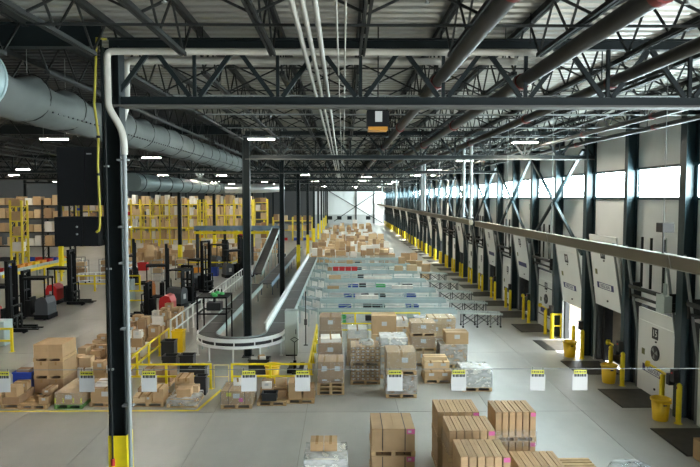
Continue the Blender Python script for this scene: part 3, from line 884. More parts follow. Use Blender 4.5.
for i, (x, l) in enumerate(plac):
    lab = 'white hanging placard with yellow header, ' + l
    if i == 0:
        pr = placard_proto(); pr.location.x = x; pr['label'] = lab; pr['group'] = 'hanging placards'
    else:
        dup(pr, (x, 10.70, 3.41), random.uniform(-0.08, 0.08), lab, 'hanging placards')

# ================================================================== DOCK FURNITURE
def bollard_mesh():
    return MB().lathe([(0.075, 0.0), (0.075, 1.08), (0.06, 1.13), (0.03, 1.16), (0.005, 1.165)], 16).mesh('bollard', M_YEL)
ORD = ['first', 'second', 'third', 'fourth', 'fifth', 'sixth', 'seventh', 'eighth', 'ninth', 'tenth']
bi = 0
for n in range(4, 40):
    yb = y_cols[n]
    for s, dy in ((0, -0.47), (1, 0.47)):
        near = n <= 8
        if near:
            lab = 'yellow steel bollard, %s along the dock wall from the camera' % ORD[bi]; grp = 'dock bollards'
        else:
            lab = 'distant yellow bollard in the row along the dock wall'; grp = 'distant dock bollards'
        if n > 26 and s: continue
        bo = thing('bollard', lab, 'bollard', (9.5, yb + dy, 0), 0, grp)
        ob('post', cached('boll', bollard_mesh), parent=bo)
        ob('foot_plate', cached('bollf', lambda: MB().tube((0, 0, 0.0), (0, 0, 0.012), 0.11, 14).mesh('foot_plate', M_YEL)), parent=bo)
        if n <= 6: ob('reflector', cached('bollr', lambda: MB().box(-0.082, -0.07, -0.02, 0.02, 1.0, 1.07).mesh('reflector', M_REDD)), parent=bo)
        bi += 1
# yellow barrels
def barrel(x, y, label):
    b = thing('waste_barrel', label, 'barrel', (x, y, 0), 0, 'yellow dock barrels')
    ob('drum', cached('bdrum', lambda: MB().lathe([(0.20, 0.0), (0.215, 0.03), (0.255, 0.60), (0.235, 0.60), (0.20, 0.06), (0.01, 0.05)], 22, close=False).lathe([(0.20, 0.0), (0.01, 0.0)], 22, close=False).mesh('drum', M_BARREL)), parent=b)
    ob('rim', cached('brim', lambda: MB().lathe([(0.254, 0.575), (0.285, 0.58), (0.285, 0.635), (0.262, 0.645), (0.24, 0.62), (0.24, 0.60)], 22, close=False).mesh('rim', M_BARREL)), parent=b)
    for s in (-1, 1):
        ob('handle', cached(('bh', s), lambda: MB().box(-0.06, 0.06, s * 0.283 - 0.02, s * 0.283 + 0.02, 0.54, 0.58).mesh('handle', M_BARREL)), parent=b, rz=0.5)
    ob('handle_slot', cached('bhs', lambda: MB().box(-0.05, 0.05, -0.262, -0.25, 0.47, 0.51).mesh('handle_slot', M_INK)), parent=b)
barrel(9.15, 17.45, 'nearest yellow waste barrel beside closed door 15')
barrel(9.2, 21.05, 'yellow waste barrel between doors 15 and 17')
barrel(9.12, 24.55, 'yellow waste barrel before the sunlit raised door 18')
# yellow gate frame by the sunlit door
gt = thing('gate_frame', 'low yellow gate frame left of the sunlit raised door', 'gate', (9.8, 28.0, 0))
ob('post', MB().box(-0.32, -0.26, -0.03, 0.03, 0, 1.1), M_YEL, gt)
ob('post', MB().box(0.14, 0.20, -0.03, 0.03, 0, 1.1), M_YEL, gt)
ob('top_rail', MB().box(-0.26, 0.14, -0.03, 0.03, 1.02, 1.1), M_YEL, gt)
ob('mid_rail', MB().box(-0.26, 0.14, -0.03, 0.03, 0.5, 0.56), M_YEL, gt)
# yellow barrier arms on the wall columns
for n, nm in ((4, 'across the nearest closed door'), (5, 'before the nearest raised door'), (7, 'across the closed door beyond the sunlit one'), (8, 'before the second raised door past the sunlit one'), (10, 'before the third raised door past the sunlit one')):
    a = thing('barrier_arm', 'yellow barrier arm with round end pivoting ' + nm, 'barrier', (9.62, y_cols[n] + 0.14, 1.12), 0, 'yellow barrier arms')
    ob('arm', MB().bar((0, 0.14, 0.02), (-0.02, 1.4 if n in (4, 7) else 0.75, 0.06), 0.05), M_YEL, a)
    ob('arm_end', MB().tube((-0.02, 1.36 if n in (4, 7) else 0.72, 0.06), (-0.06, 1.42 if n in (4, 7) else 0.78, 0.06), 0.10, 12), M_YEL, a)
    ob('pivot_box', MB().box(-0.1, 0.10, -0.02, 0.16, -0.2, 0.12), M_INK, a)
    ob('bracket', MB().box(0.04, 0.12, -0.05, -0.02, -0.15, 0.1), M_STEELG, a)
# control boxes on wall columns
for n in range(4, 11):
    c = thing('control_box', 'small dark control box on wall column, %s from the camera' % ORD[n - 4], 'control box', (9.60, y_cols[n] - 0.02, 1.25), 0, 'dock control boxes')
    ob('box_body', cached('ctb', lambda: MB().box(-0.08, 0.06, -0.1, 0.1, -0.18, 0.18).mesh('box_body', M_INK)), parent=c)
    ob('button', cached('ctbt', lambda: MB().tube((-0.08, 0.0, 0.08), (-0.10, 0, 0.08), 0.03, 8).mesh('button', M_RED)), parent=c)
jb = thing('junction_box', 'pale grey junction box mounted high right of closed door 15', 'junction box', (9.55, 18.15, 3.0))
ob('box_body', MB().box(-0.12, 0.10, -0.22, 0.22, 0, 0.5), M_CAB, jb)
ob('lid', MB().box(-0.14, -0.12, -0.24, 0.24, -0.02, 0.52), M_CAB, jb)
ob('conduit', MB().tube((0, 0, 0.5), (0, 0, 0.85), 0.06, 10).tube((0.05, 0.1, 0.5), (0.05, 0.1, 2.2), 0.02, 6), M_CAB, jb)
ob('bracket', MB().box(0.10, 0.40, -0.2, -0.12, 0.2, 0.28), M_STEELG, jb)
oc = thing('wall_lamp_box', 'small grey box fixed to the wall panel above the trough', 'wall box', (9.98, 32.9, 5.75))
ob('box_body', MB().box(-0.03, 0.07, -0.13, 0.13, 0, 0.3), M_GALV, oc)
ob('cover', MB().box(-0.045, -0.03, -0.11, 0.11, 0.02, 0.28), M_CAB, oc)

# ================================================================== CONVEYORS
ZC = 0.82
def conv_legs(root, pts, z, m, w=0.05):
    for (x, y) in pts:
        ob('leg', cached(('cleg', round(z, 2), m.name), lambda: MB().box(-w / 2, w / 2, -w / 2, w / 2, 0.012, z).box(-0.06, 0.06, -0.06, 0.06, 0, 0.012).mesh('leg', m)), parent=root, loc=(x, y, 0))
XL, XR, YU, RU, HW = -5.6, -2.8, 25.4, 1.40, 0.36
uc = ob  # alias kept short below
cu = thing('curved_conveyor', 'dark curved belt conveyor with white rim making the U-turn round a column', 'conveyor', (-4.2, YU, 0))
def arc(r0, r1, z0, z1, a0=PI, a1=2 * PI, n=36):
    b = MB(); vs_ = []
    for i in range(n + 1):
        t = a0 + (a1 - a0) * i / n
        c, s = math.cos(t), math.sin(t)
        vs_ += [(r0 * c, r0 * s, z0), (r1 * c, r1 * s, z0), (r1 * c, r1 * s, z1), (r0 * c, r0 * s, z1)]
    fs = []
    for i in range(n):
        for k in range(4):
            fs.append((i * 4 + k, i * 4 + (k + 1) % 4, (i + 1) * 4 + (k + 1) % 4, (i + 1) * 4 + k))
    b.add(vs_, fs)
    b.add(vs_[:4], [(3, 2, 1, 0)]); b.add(vs_[-4:], [(0, 1, 2, 3)])
    return b
ob('belt', arc(RU - HW, RU + HW, ZC - 0.05, ZC), M_BELT, cu)
ob('outer_guard', arc(RU + HW, RU + HW + 0.03, ZC - 0.02, ZC + 0.13), M_WHITE, cu)
ob('inner_guard', arc(RU - HW - 0.02, RU - HW, ZC - 0.1, ZC + 0.06), M_GALV, cu)
ob('outer_rim', arc(RU + HW - 0.03, RU + HW + 0.05, ZC - 0.26, ZC - 0.16), M_WHITE, cu)
ob('under_skirt', arc(RU + HW - 0.05, RU + HW - 0.03, ZC - 0.26, ZC - 0.05), M_INK, cu)
for i in range(7):
    t = PI + PI * (i + 0.5) / 7
    ob('guard_strut', cached('gstr', lambda: MB().box(-0.02, 0.02, -0.03, 0.03, ZC - 0.16, ZC - 0.02).mesh('guard_strut', M_WHITE)), parent=cu, loc=((RU + HW + 0.02) * math.cos(t), (RU + HW + 0.02) * math.sin(t), 0))
conv_legs(cu, [((RU + 0.36) * math.cos(t), (RU + 0.36) * math.sin(t)) for t in (PI + 0.25, PI + 0.95, PI + 1.55, PI + 2.15, PI + 2.85)], ZC - 0.26, M_WHITE, 0.05)

def belt_conv(name, label, x, y0, y1, hw, side_m, guard=None, leg_m=None, z=ZC, seams=True):
    c = thing(name, label, 'conveyor', (x, y0, 0))
    L = y1 - y0
    ob('belt', MB().box(-hw, hw, 0.01, L, z - 0.05, z), M_BELT, c)
    for s in (-1, 1):
        ob('side_frame', MB().box(s * hw if s > 0 else -hw - 0.04, hw + 0.04 if s > 0 else -hw, 0.01, L, z - 0.22, z + 0.04), side_m, c)
    if guard:
        gx, gz = guard
        ob('side_guard', MB().box(gx - 0.02, gx + 0.02, 0.3, L, z + 0.04, z + gz).box(gx - 0.09, gx + 0.02, 0.3, L, z + gz, z + gz + 0.03), M_WHITE, c)
    if seams:
        k = 2.0
        while k < L:
            ob('cross_strip', cached(('xs', hw), lambda: MB().box(-hw, hw, -0.03, 0.03, z, z + 0.012).mesh('cross_strip', M_GALV)), parent=c, loc=(0, k, 0))
            k += 3.2
    pts = []
    k = 0.6
    while k < L:
        pts += [(-hw, k), (hw, k)]; k += 3.0
    conv_legs(c, pts, z - 0.22, leg_m or M_CONV)
    return c
belt_conv('belt_conveyor', 'straight dark belt conveyor with tall white guard, right leg of the U-turn', XR, YU + 0.02, 58, 0.36, M_CONV, (-0.42, 0.30))
belt_conv('belt_conveyor', 'straight grey belt conveyor, left leg of the U-turn', XL, YU + 0.02, 40, 0.36, M_CONV)
belt_conv('belt_conveyor', 'blue-sided conveyor continuing behind the left leg of the U-turn', -5.02, 40.1, 70, 0.36, M_CONVB, None, M_CONVB)
# inclined belt up to the overhead line
ic = thing('incline_conveyor', 'steep dark inclined belt rising to the overhead conveyor', 'conveyor', (-6.25, 44.8, 0))
p0, p1 = (0, 0.1, 0.85), (0, 13.0, 3.5)
ob('belt', MB().bar(p0, p1, 0.66, 0.06), M_BELT, ic)
for s in (-1, 1):
    ob('side_frame', MB().bar((s * 0.36, 0.1, 0.87), (s * 0.36, 13.0, 3.52), 0.05, 0.26), M_CONV, ic)
for k in (1.5, 5, 9, 12.4):
    for s in (-1, 1):
        zz = 0.85 + (3.5 - 0.85) * k / 13
        ob('leg', MB().box(s * 0.36 - 0.04, s * 0.36 + 0.04, k - 0.04, k + 0.04, 0, zz - 0.1), M_CONV, ic)
oh = thing('overhead_conveyor', 'blue-grey overhead conveyor bridge on posts with yellow underside', 'conveyor', (-14, 58.4, 0))
ob('deck', MB().box(0, 8.2, 0, 0.8, 3.42, 3.5), M_BELT, oh)
for y in (-0.05, 0.8):
    ob('side_frame', MB().box(0, 8.2, y, y + 0.05, 3.3, 3.72), M_CONVB, oh)
ob('underside_guard', MB().box(0, 8.2, 0.05, 0.75, 3.02, 3.08).box(0, 8.2, -0.04, -0.0, 2.98, 3.22), M_YEL, oh)
for x in (0.2, 2.8, 5.4, 7.9):
    ob('post', MB().box(x - 0.06, x + 0.06, 0.02, 0.14, 0, 3.3), M_STEEL, oh)
    ob('post', MB().box(x - 0.06, x + 0.06, 0.64, 0.76, 0, 3.3), M_STEEL, oh)

# sorter lanes of rollers across the hall
LANES = [30.4, 33.6, 37.4, 41.8, 46.6, 51.6, 56.4]
def roller_lane():
    c = thing('roller_lane', 'x', 'conveyor', (-1.2, 0, 0))
    L = 6.8; w = 0.30
    ob('side_frame', MB().box(0, L, -w - 0.04, -w, ZC - 0.14, ZC + 0.08), M_CONV, c)
    ob('side_frame', MB().box(0, L, w, w + 0.04, ZC - 0.14, ZC + 0.08), M_CONV, c)
    gr = MB().bar((0.2, w + 0.06, ZC + 0.2), (L - 0.3, w + 0.06, ZC + 0.2), 0.035)
    for x in (0.3, 1.7, 3.1, 4.5, 5.8): gr.bar((x, w + 0.06, ZC - 0.05), (x, w + 0.06, ZC + 0.2), 0.03)
    ob('guide_rail', gr, M_CONV, c)
    r = MB(); x = 0.08
    while x < L - 0.05:
        r.tube((x, -w + 0.005, ZC - 0.02), (x, w - 0.005, ZC - 0.02), 0.028, 6); x += 0.10
    stuff(ob('rollers', r, M_ROLL, c))
    pts = []
    for x in (0.3, 1.8, 3.4, 5.0, 6.5):
        pts += [(x, -w - 0.02), (x, w + 0.02)]
    conv_legs(c, pts, ZC - 0.1, M_CONV)
    b = MB()
    for x in (0.3, 1.8, 3.4, 5.0, 6.5): b.bar((x, -w, 0.3), (x, w, 0.3), 0.04)
    for x, x2 in ((0.3, 1.8), (3.4, 5.0)): b.bar((x, -w - 0.02, 0.1), (x2, -w - 0.02, ZC - 0.2), 0.03)
    ob('leg_brace', b, M_CONV, c)
    ob('motor', MB().box(2.3, 2.75, -0.18, 0.18, 0.34, 0.58), M_INK, c)
    return c
def spur():
    c = thing('spur_conveyor', 'x', 'conveyor', (0, 0, 0))
    a, b = Vector((-2.08, 1.25, 0)), Vector((-1.36, 0.05, 0))
    d = (b - a).normalized(); nrm = Vector((-d.y, d.x, 0))
    for s in (-1, 1):
        ob('side_frame', MB().bar(a + nrm * 0.26 * s + Vector((0, 0, ZC - 0.05)), b + nrm * 0.26 * s - d * 0.2 + Vector((0, 0, ZC - 0.05)), 0.04, 0.2), M_CONV, c)
    r = MB(); k = 0.05
    while k < (b - a).length - 0.25:
        p = a + d * k + Vector((0, 0, ZC))
        r.tube(p - nrm * 0.24, p + nrm * 0.24, 0.026, 6); k += 0.1
    stuff(ob('rollers', r, M_ROLL, c))
    for k in (0.2, 1.15):
        for s in (-1, 1):
            p = a + d * k + nrm * 0.26 * s
            ob('leg', MB().box(p.x - 0.025, p.x + 0.025, p.y - 0.025, p.y + 0.025, 0, ZC - 0.15), M_CONV, c)
    return c
rl = roller_lane(); sp_ = spur()
def pc_proto():
    c = thing('portable_conveyor', 'x', 'conveyor', (5.75, 0, 0))
    w = 0.3
    for s in (-1, 1):
        ob('rail', MB().bar((0, s * w, 0.74), (2.1, s * w, 0.66), 0.04, 0.09), M_CAB, c)
    r = MB()
    for i in range(20):
        x = 0.06 + i * 0.105
        r.tube((x, -w, 0.75 - 0.04 * x), (x, w, 0.75 - 0.04 * x), 0.02, 6)
    stuff(ob('skate_rollers', r, M_ROLL, c))
    for x in (0.15, 0.85, 1.5, 2.0):
        for s in (-1, 1):
            lg = ob('leg', MB().box(-0.02, 0.02, -0.02, 0.02, 0.1, 0.70), M_INK, c, loc=(x, s * w, 0))
            ob('caster', MB().tube((0, -0.02, 0.05), (0, 0.02, 0.05), 0.05, 10), M_RUB, lg)
    b = MB()
    for s in (-1, 1):
        for xa, xb in ((0.15, 0.85), (0.85, 1.5), (1.5, 2.0)):
            b.bar((xa, s * w, 0.15), (xb, s * w, 0.62), 0.025); b.bar((xa, s * w, 0.62), (xb, s * w, 0.15), 0.025)
    ob('scissor_brace', b, M_INK, c)
    return c
pc = pc_proto()
for i, y in enumerate(LANES):
    lab = 'pale grey roller lane across the hall, %s from the camera' % ORD[i]
    if i == 0: rl.location = (-1.2, y, 0); rl['label'] = lab; rl['group'] = 'sorter roller lanes'
    else: dup(rl, (-1.2, y, 0), 0, lab, 'sorter roller lanes')
    lab = 'short slanting spur feeding the %s roller lane from the white-guarded belt' % ORD[i]
    if i == 0: sp_.location = (0, y, 0); sp_['label'] = lab; sp_['group'] = 'sorter spurs'
    else: dup(sp_, (0, y, 0), 0, lab, 'sorter spurs')
    if i < 5:
        lab = 'portable conveyor on casters at the right end of the %s roller lane' % ORD[i]
        if i == 0: pc.location = (5.75, y, 0); pc['label'] = lab; pc['group'] = 'portable conveyors'
        else: dup(pc, (5.75, y, 0), 0.0, lab, 'portable conveyors')

# control cabinet beside the U-turn
cb = thing('control_cabinet', 'tall grey-green control cabinet at the right end of the U-turn', 'cabinet', (-2.1, 24.75, 0))
ob('cabinet_body', MB().box(-0.25, 0.27, 0, 0.5, 0.06, 1.80), M_CAB, cb)
ob('cabinet_door', MB().box(-0.235, 0.255, -0.02, 0, 0.1, 1.77), M_CAB, cb)
ob('plinth', MB().box(-0.22, 0.24, 0.03, 0.47, 0, 0.06), M_INK, cb)
ob('handle', MB().box(0.18, 0.21, -0.045, -0.02, 0.9, 1.1), M_INK, cb)
ob('vent_hood', MB().box(-0.25, 0.27, -0.03, 0.52, 1.80, 1.84), M_CAB, cb)
# scanner frame over the left leg
sf = thing('scanner_frame', 'black steel scanner frame with green-lit equipment over the conveyor', 'frame', (-5.6, 26.3, 0))
for x in (-0.62, 0.62):
    for y in (0, 1.25):
        ob('leg', MB().box(x - 0.03, x + 0.03, y - 0.03, y + 0.03, 0, 2.1), M_BLACK, sf)
ob('top_tray', MB().box(-0.65, 0.65, -0.03, 1.28, 2.1, 2.16), M_BLACK, sf)
ob('cross_rail', MB().box(-0.59, 0.59, -0.02, 0.02, 1.4, 1.46).box(-0.59, 0.59, 1.23, 1.27, 1.4, 1.46).box(-0.64, -0.60, 0.03, 1.22, 1.4, 1.46).box(0.60, 0.64, 0.03, 1.22, 1.4, 1.46), M_BLACK, sf)
ob('scanner_head', MB().box(-0.3, 0.3, 0.3, 0.9, 1.52, 1.85).box(-0.05, 0.05, 0.5, 0.6, 1.85, 2.1), M_TOTE, sf)
for x, y in ((0.1, 0.2), (-0.05, 0.55), (0.3, 0.7), (0.05, 0.95)):
    ob('green_lamp', MB().lathe([(0.10, 2.16), (0.11, 2.2), (0.09, 2.26), (0.03, 2.28)], 12, (x, y, 0)), M_GREEN, sf)
# thin sign post near the cabinet
po = thing('signal_post', 'thin grey post standing right of the control cabinet', 'post', (-1.62, 26.6, 0))
ob('post', MB().tube((0, 0, 0.01), (0, 0, 2.35), 0.022, 8), M_STEELG, po)
ob('foot', MB().box(-0.09, 0.09, -0.09, 0.09, 0, 0.012), M_STEELG, po)
ob('switch_box', MB().box(-0.06, 0.06, -0.08, -0.02, 0.9, 1.15), M_INK, po)

# ================================================================== RAILS
def rail(name, label, pts, m, h=0.86, mids=(0.45,), post=0.07, rw=0.055, every=1.45, cat='guard rail', kick=False):
    r = thing(name, label, cat, (0, 0, 0))
    for i in range(len(pts) - 1):
        a, b = Vector((*pts[i], 0)), Vector((*pts[i + 1], 0))
        for z in (h,) + tuple(mids):
            ob('rail', MB().bar(a + Vector((0, 0, z - rw / 2)), b + Vector((0, 0, z - rw / 2)), rw, rw), m, r)
        L = (b - a).length; k = max(1, round(L / every))
        for j in range(k + (1 if i == len(pts) - 2 else 0)):
            p = a.lerp(b, j / k)
            ob('post', cached(('rp', post, h, m.name), lambda: MB().box(-post / 2, post / 2, -post / 2, post / 2, 0.01, h).box(-post, post, -post, post, 0, 0.01).mesh('post', m)), parent=r, loc=p)
    return r
rail('guard_rail', 'yellow guard rail in front of the U-turn, left stretch', [(-7.4, 20.5), (-4.43, 20.5)], M_YEL)
rail('guard_rail', 'yellow guard rail in front of the U-turn, right stretch with receding corner', [(-3.72, 20.5), (-1.15, 20.5), (-1.15, 26.9)], M_YEL)
rail('guard_rail', 'thin pale gate rail between the two yellow guard rails', [(-4.32, 20.5), (-3.83, 20.5)], mat('gate_pale_yellow', (0.75, 0.6, 0.3), 0.5), 0.82, (0.42,), 0.03, 0.025, 0.6)
rail('guard_rail', 'yellow guard rail receding beside the heaped cartons at left', [(-7.42, 20.75), (-7.42, 26.2)], M_YEL)
rail('guard_rail', 'yellow guard rail before the first roller lane', [(-0.95, 28.9), (3.6, 28.9)], M_YEL, 1.0, (0.5, 0.2))
rail('hand_rail', 'long pale grey handrail receding along the left conveyor leg', [(-7.42, 26.5), (-7.42, 46)], M_WHITE, 1.15, (0.62,), 0.06, 0.05, 1.0, 'railing')
rail('guard_rail', 'yellow guard rail by the column left of the overhead conveyor', [(-13.6, 52.0), (-9.4, 52.0), (-9.0, 56)], M_YEL, 1.0, (0.5,), 0.09, 0.09, 2)
rail('guard_rail', 'short yellow barrier at the left edge before the nearest forklift', [(-15.6, 25.6), (-13.75, 25.6)], M_YEL, 1.0, (0.5,), 0.09, 0.07, 2)
rail('guard_rail', 'yellow barrier beyond the red forklift at left', [(-18.5, 42.3), (-13.9, 42.3)], M_YEL, 1.1, (0.55,), 0.1, 0.08, 1.5)
rail('guard_rail', 'short yellow barrier right of the foreground column among the forklifts', [(-12.3, 35.4), (-11.0, 35.4)], M_YEL, 1.1, (0.55,), 0.08, 0.07, 1.2)
# roller line with yellow kerb in the left background
lc = thing('roller_conveyor', 'pale conveyor with yellow side rail in front of the left racks', 'conveyor', (-25.6, 41.5, 0))
for s in (0, 0.8):
    ob('side_frame', MB().box(s - 0.03, s + 0.03, 0, 15.5, 0.75, 1.0), M_CONV, lc)
ob('bed', MB().box(0.03, 0.77, 0, 15.5, 0.80, 0.85), M_ROLL, lc)
ob('yellow_rail', MB().box(0.86, 0.92, 3.5, 15.5, 0.55, 0.78), M_YEL, lc)
for k in range(8):
    for s in (0, 0.8):
        ob('leg', cached('lcleg', lambda: MB().box(-0.04, 0.04, -0.04, 0.04, 0, 0.75).mesh('leg', M_CONV)), parent=lc, loc=(s, 0.4 + 2.1 * k, 0))
    ob('rail_bracket', cached('lcrb', lambda: MB().box(0.83, 0.86, -0.04, 0.04, 0.5, 1.0).mesh('rail_bracket', M_CONV)), parent=lc, loc=(0, 0.4 + 2.1 * k, 0))

# ================================================================== FORKLIFTS
def forklift(name, label, x, y, rz, body_m, mast_h=3.3, guard=True, group='reach trucks'):
    f = thing(name, label, 'forklift', (x, y, 0), rz, group)
    # front (mast, forks) along +x
    b = MB()
    prof = [(-0.95, 0.12), (-0.30, 0.12), (-0.30, 0.95), (-0.36, 1.12), (-0.62, 1.24), (-0.84, 1.18), (-0.95, 0.9)]
    for s0, s1 in ((-0.5, 0.5),):
        vs_ = [(px, s0, pz) for px, pz in prof] + [(px, s1, pz) for px, pz in prof]
        k = len(prof)
        b.add(vs_, [tuple(range(k)), tuple(reversed(range(k, 2 * k)))] + [(i, i + k, (i + 1) % k + k, (i + 1) % k) for i in range(k)])
    ob('body', cached(('fkb', body_m.name), lambda: b.mesh('body', body_m)), parent=f)
    ob('bumper', cached('fkbump', lambda: MB().box(-1.0, -0.25, -0.53, 0.53, 0.06, 0.30).mesh('bumper', M_BLACK)), parent=f)
    ob('operator_platform', cached('fkpl', lambda: MB().box(-0.28, 0.22, -0.48, 0.48, 0.2, 0.28).box(-0.05, 0.22, 0.2, 0.48, 0.28, 1.05).box(0.12, 0.22, -0.48, 0.2, 0.28, 1.15).mesh('operator_platform', M_BLACK)), parent=f)
    if guard:
        ob('overhead_guard', cached('fkg', lambda: MB().box(-0.85, 0.35, -0.48, 0.48, 2.18, 2.24).box(-0.85, 0.35, -0.5, -0.44, 2.12, 2.18).box(-0.85, 0.35, 0.44, 0.5, 2.12, 2.18).mesh('overhead_guard', M_BLACK)), parent=f)
        for px, py in ((-0.8, -0.44), (-0.8, 0.44)):
            ob('guard_post', cached('fkgp', lambda: MB().box(-0.03, 0.03, -0.03, 0.03, 1.15, 2.13).mesh('guard_post', M_BLACK)), parent=f, loc=(px, py, 0))
    for s in (-1, 1):
        ob('mast_channel', cached(('fkm', mast_h), lambda: MB().box(0.30, 0.46, -0.05, 0.05, 0.08, mast_h).box(0.46, 0.54, -0.035, 0.035, 0.1, mast_h * 0.92).mesh('mast_channel', M_BLACK)), parent=f, loc=(0, s * 0.33, 0))
        ob('outrigger', cached('fko', lambda: MB().box(0.3, 1.35, -0.07, 0.07, 0.06, 0.22).mesh('outrigger', M_BLACK)), parent=f, loc=(0, s * 0.48, 0))
        ob('fork', cached('fkf', lambda: MB().box(0.70, 0.76, -0.06, 0.06, 0.12, 0.75).box(0.76, 1.75, -0.06, 0.06, 0.12, 0.17).mesh('fork', M_STEELG)), parent=f, loc=(0, s * 0.22, 0))
        ob('wheel', cached('fkw', lambda: MB().tube((0, -0.05, 0.09), (0, 0.05, 0.09), 0.09, 14).mesh('wheel', M_RUB)), parent=f, loc=(1.2, s * 0.48, 0))
    ob('wheel', cached('fkw2', lambda: MB().tube((0, -0.07, 0.15), (0, 0.07, 0.15), 0.15, 14).mesh('wheel', M_RUB)), parent=f, loc=(-0.7, 0.3, 0))
    ob('mast_crossbar', cached(('fkx', mast_h), lambda: MB().box(0.33, 0.43, -0.33, 0.33, mast_h - 0.14, mast_h).box(0.33, 0.43, -0.33, 0.33, 1.5, 1.6).box(0.36, 0.42, -0.06, 0.06, 0.1, mast_h * 0.9).mesh('mast_crossbar', M_BLACK)), parent=f)
    ob('carriage', cached('fkc', lambda: MB().box(0.56, 0.70, -0.42, 0.42, 0.35, 0.45).box(0.56, 0.70, -0.42, 0.42, 0.7, 0.8).box(0.6, 0.66, -0.42, -0.36, 0.45, 1.3).box(0.6, 0.66, 0.36, 0.42, 0.45, 1.3).box(0.6, 0.66, -0.36, 0.36, 1.24, 1.3).mesh('carriage', M_STEELG)), parent=f)
    ob('white_mark', cached('fkwm', lambda: MB().box(-0.72, -0.5, -0.508, -0.5, 0.55, 0.85).mesh('white_mark', M_PAPER)), parent=f)
    return f
M_FGREY = mat('truck_dark_grey', (0.05, 0.055, 0.06), 0.45)
forklift('reach_truck', 'red stand-up reach truck in the open aisle beyond the forklifts at left', -16.7, 37.2, 0.0, M_RED)
forklift('reach_truck', 'red reach truck with tall black mast at the left edge', -16.25, 29.6, 0.0, M_RED, 3.4)
forklift('reach_truck', 'dark grey reach truck beside the tall mast near the left edge', -16.3, 32.6, PI, M_FGREY, 2.6)
forklift('reach_truck', 'dark reach truck with blue load backrest farther back right of the foreground column', -15.6, 45.0, 0.4, M_FGREY, 3.4, True)
forklift('reach_truck', 'dark reach truck with orange panels behind the heaped cartons', -11.4, 38.6, 0.3, mat('truck_orange_top', (0.45, 0.16, 0.04), 0.5), 3.5)
forklift('reach_truck', 'low red truck with short dark mast right behind the heaped cartons', -10.0, 33.0, PI, M_RED, 1.9, False)
forklift('reach_truck', 'dark reach truck with roof behind the handrail, nearer one', -9.4, 36.4, 1.2, M_FGREY, 2.4)
forklift('reach_truck', 'dark reach truck with tall mast behind the handrail', -9.6, 42.0, -0.6, M_FGREY, 3.5)
forklift('reach_truck', 'farther dark reach truck under the overhead conveyor, left one', -10.9, 55.6, 0.8, M_FGREY, 2.6)
forklift('reach_truck', 'farther dark reach truck under the overhead conveyor, right one', -8.6, 49.5, 0.5, M_FGREY, 3.4)

# roll cages and a pale rail in the left aisle
def cage_proto():
    c = thing('roll_cage', 'x', 'cart', (0, 0, 0))
    for a in (-0.4, 0.4):
        for b in (-0.35, 0.35):
            ob('post', MB().box(a - 0.02, a + 0.02, b - 0.02, b + 0.02, 0.12, 1.7), M_GALV, c)
            ob('caster', MB().tube((a, b - 0.02, 0.06), (a, b + 0.02, 0.06), 0.06, 10), M_RUB, c)
    for z in (0.12, 0.7, 1.25):
        ob('shelf', MB().box(-0.4, 0.4, -0.35, 0.35, z, z + 0.03), M_GALV, c)
    ob('top_rail', MB().box(-0.4, 0.4, -0.36, -0.33, 1.67, 1.7).box(-0.4, 0.4, 0.33, 0.36, 1.67, 1.7), M_GALV, c)
    return c
CG = cage_proto()
CAGES = [(-19.6, 46.5, 'roll cage left behind the red truck'), (-18.2, 47.6, 'roll cage right behind the red truck'), (-17.4, 50.5, 'rear roll cage by the pale handrail'),
         (-14.0, 46.8, 'roll cage beyond the forklifts'), (-12.6, 48.4, 'roll cage before the yellow-based column'), (-20.9, 49.0, 'roll cage near the pale conveyor')]
for i, (x, y, l) in enumerate(CAGES):
    if i == 0: CG.location = (x, y, 0); CG['label'] = l; CG['group'] = 'roll cages'
    else: dup(CG, (x, y, 0), 0.0, l, 'roll cages')
rail('hand_rail', 'pale handrail in the aisle left of the foreground column', [(-18.6, 43.6), (-16.6, 44.6), (-16.2, 48.5)], M_WHITE, 1.1, (0.55,), 0.06, 0.05, 1.1, 'railing')
# grey bin at left edge, pale unit by column
gb2 = thing('grey_cabinet', 'pale grey steel cabinet cut by the left edge before the red truck', 'cabinet', (-14.9, 26.4, 0))
ob('cabinet_body', MB().box(-0.55, 0.4, 0, 0.7, 0.05, 1.1), M_CONV, gb2)
ob('cabinet_door', MB().box(-0.53, -0.09, -0.02, 0, 0.08, 1.07).box(-0.06, 0.38, -0.02, 0, 0.08, 1.07), M_CONV, gb2)
ob('handle', MB().box(-0.13, -0.11, -0.04, -0.02, 0.5, 0.7), M_INK, gb2)
pu = thing('grey_cabinet', 'pale grey steel cabinet right of the foreground column among forklifts', 'cabinet', (-13.3, 37.5, 0))
ob('cabinet_body', MB().box(-0.4, 0.45, 0, 0.7, 0.05, 1.4), M_CONV, pu)
ob('cabinet_door', MB().box(-0.38, 0.43, -0.02, 0, 0.08, 1.37), M_CONV, pu)
ob('handle', MB().box(0.3, 0.33, -0.04, -0.02, 0.7, 0.9), M_INK, pu)

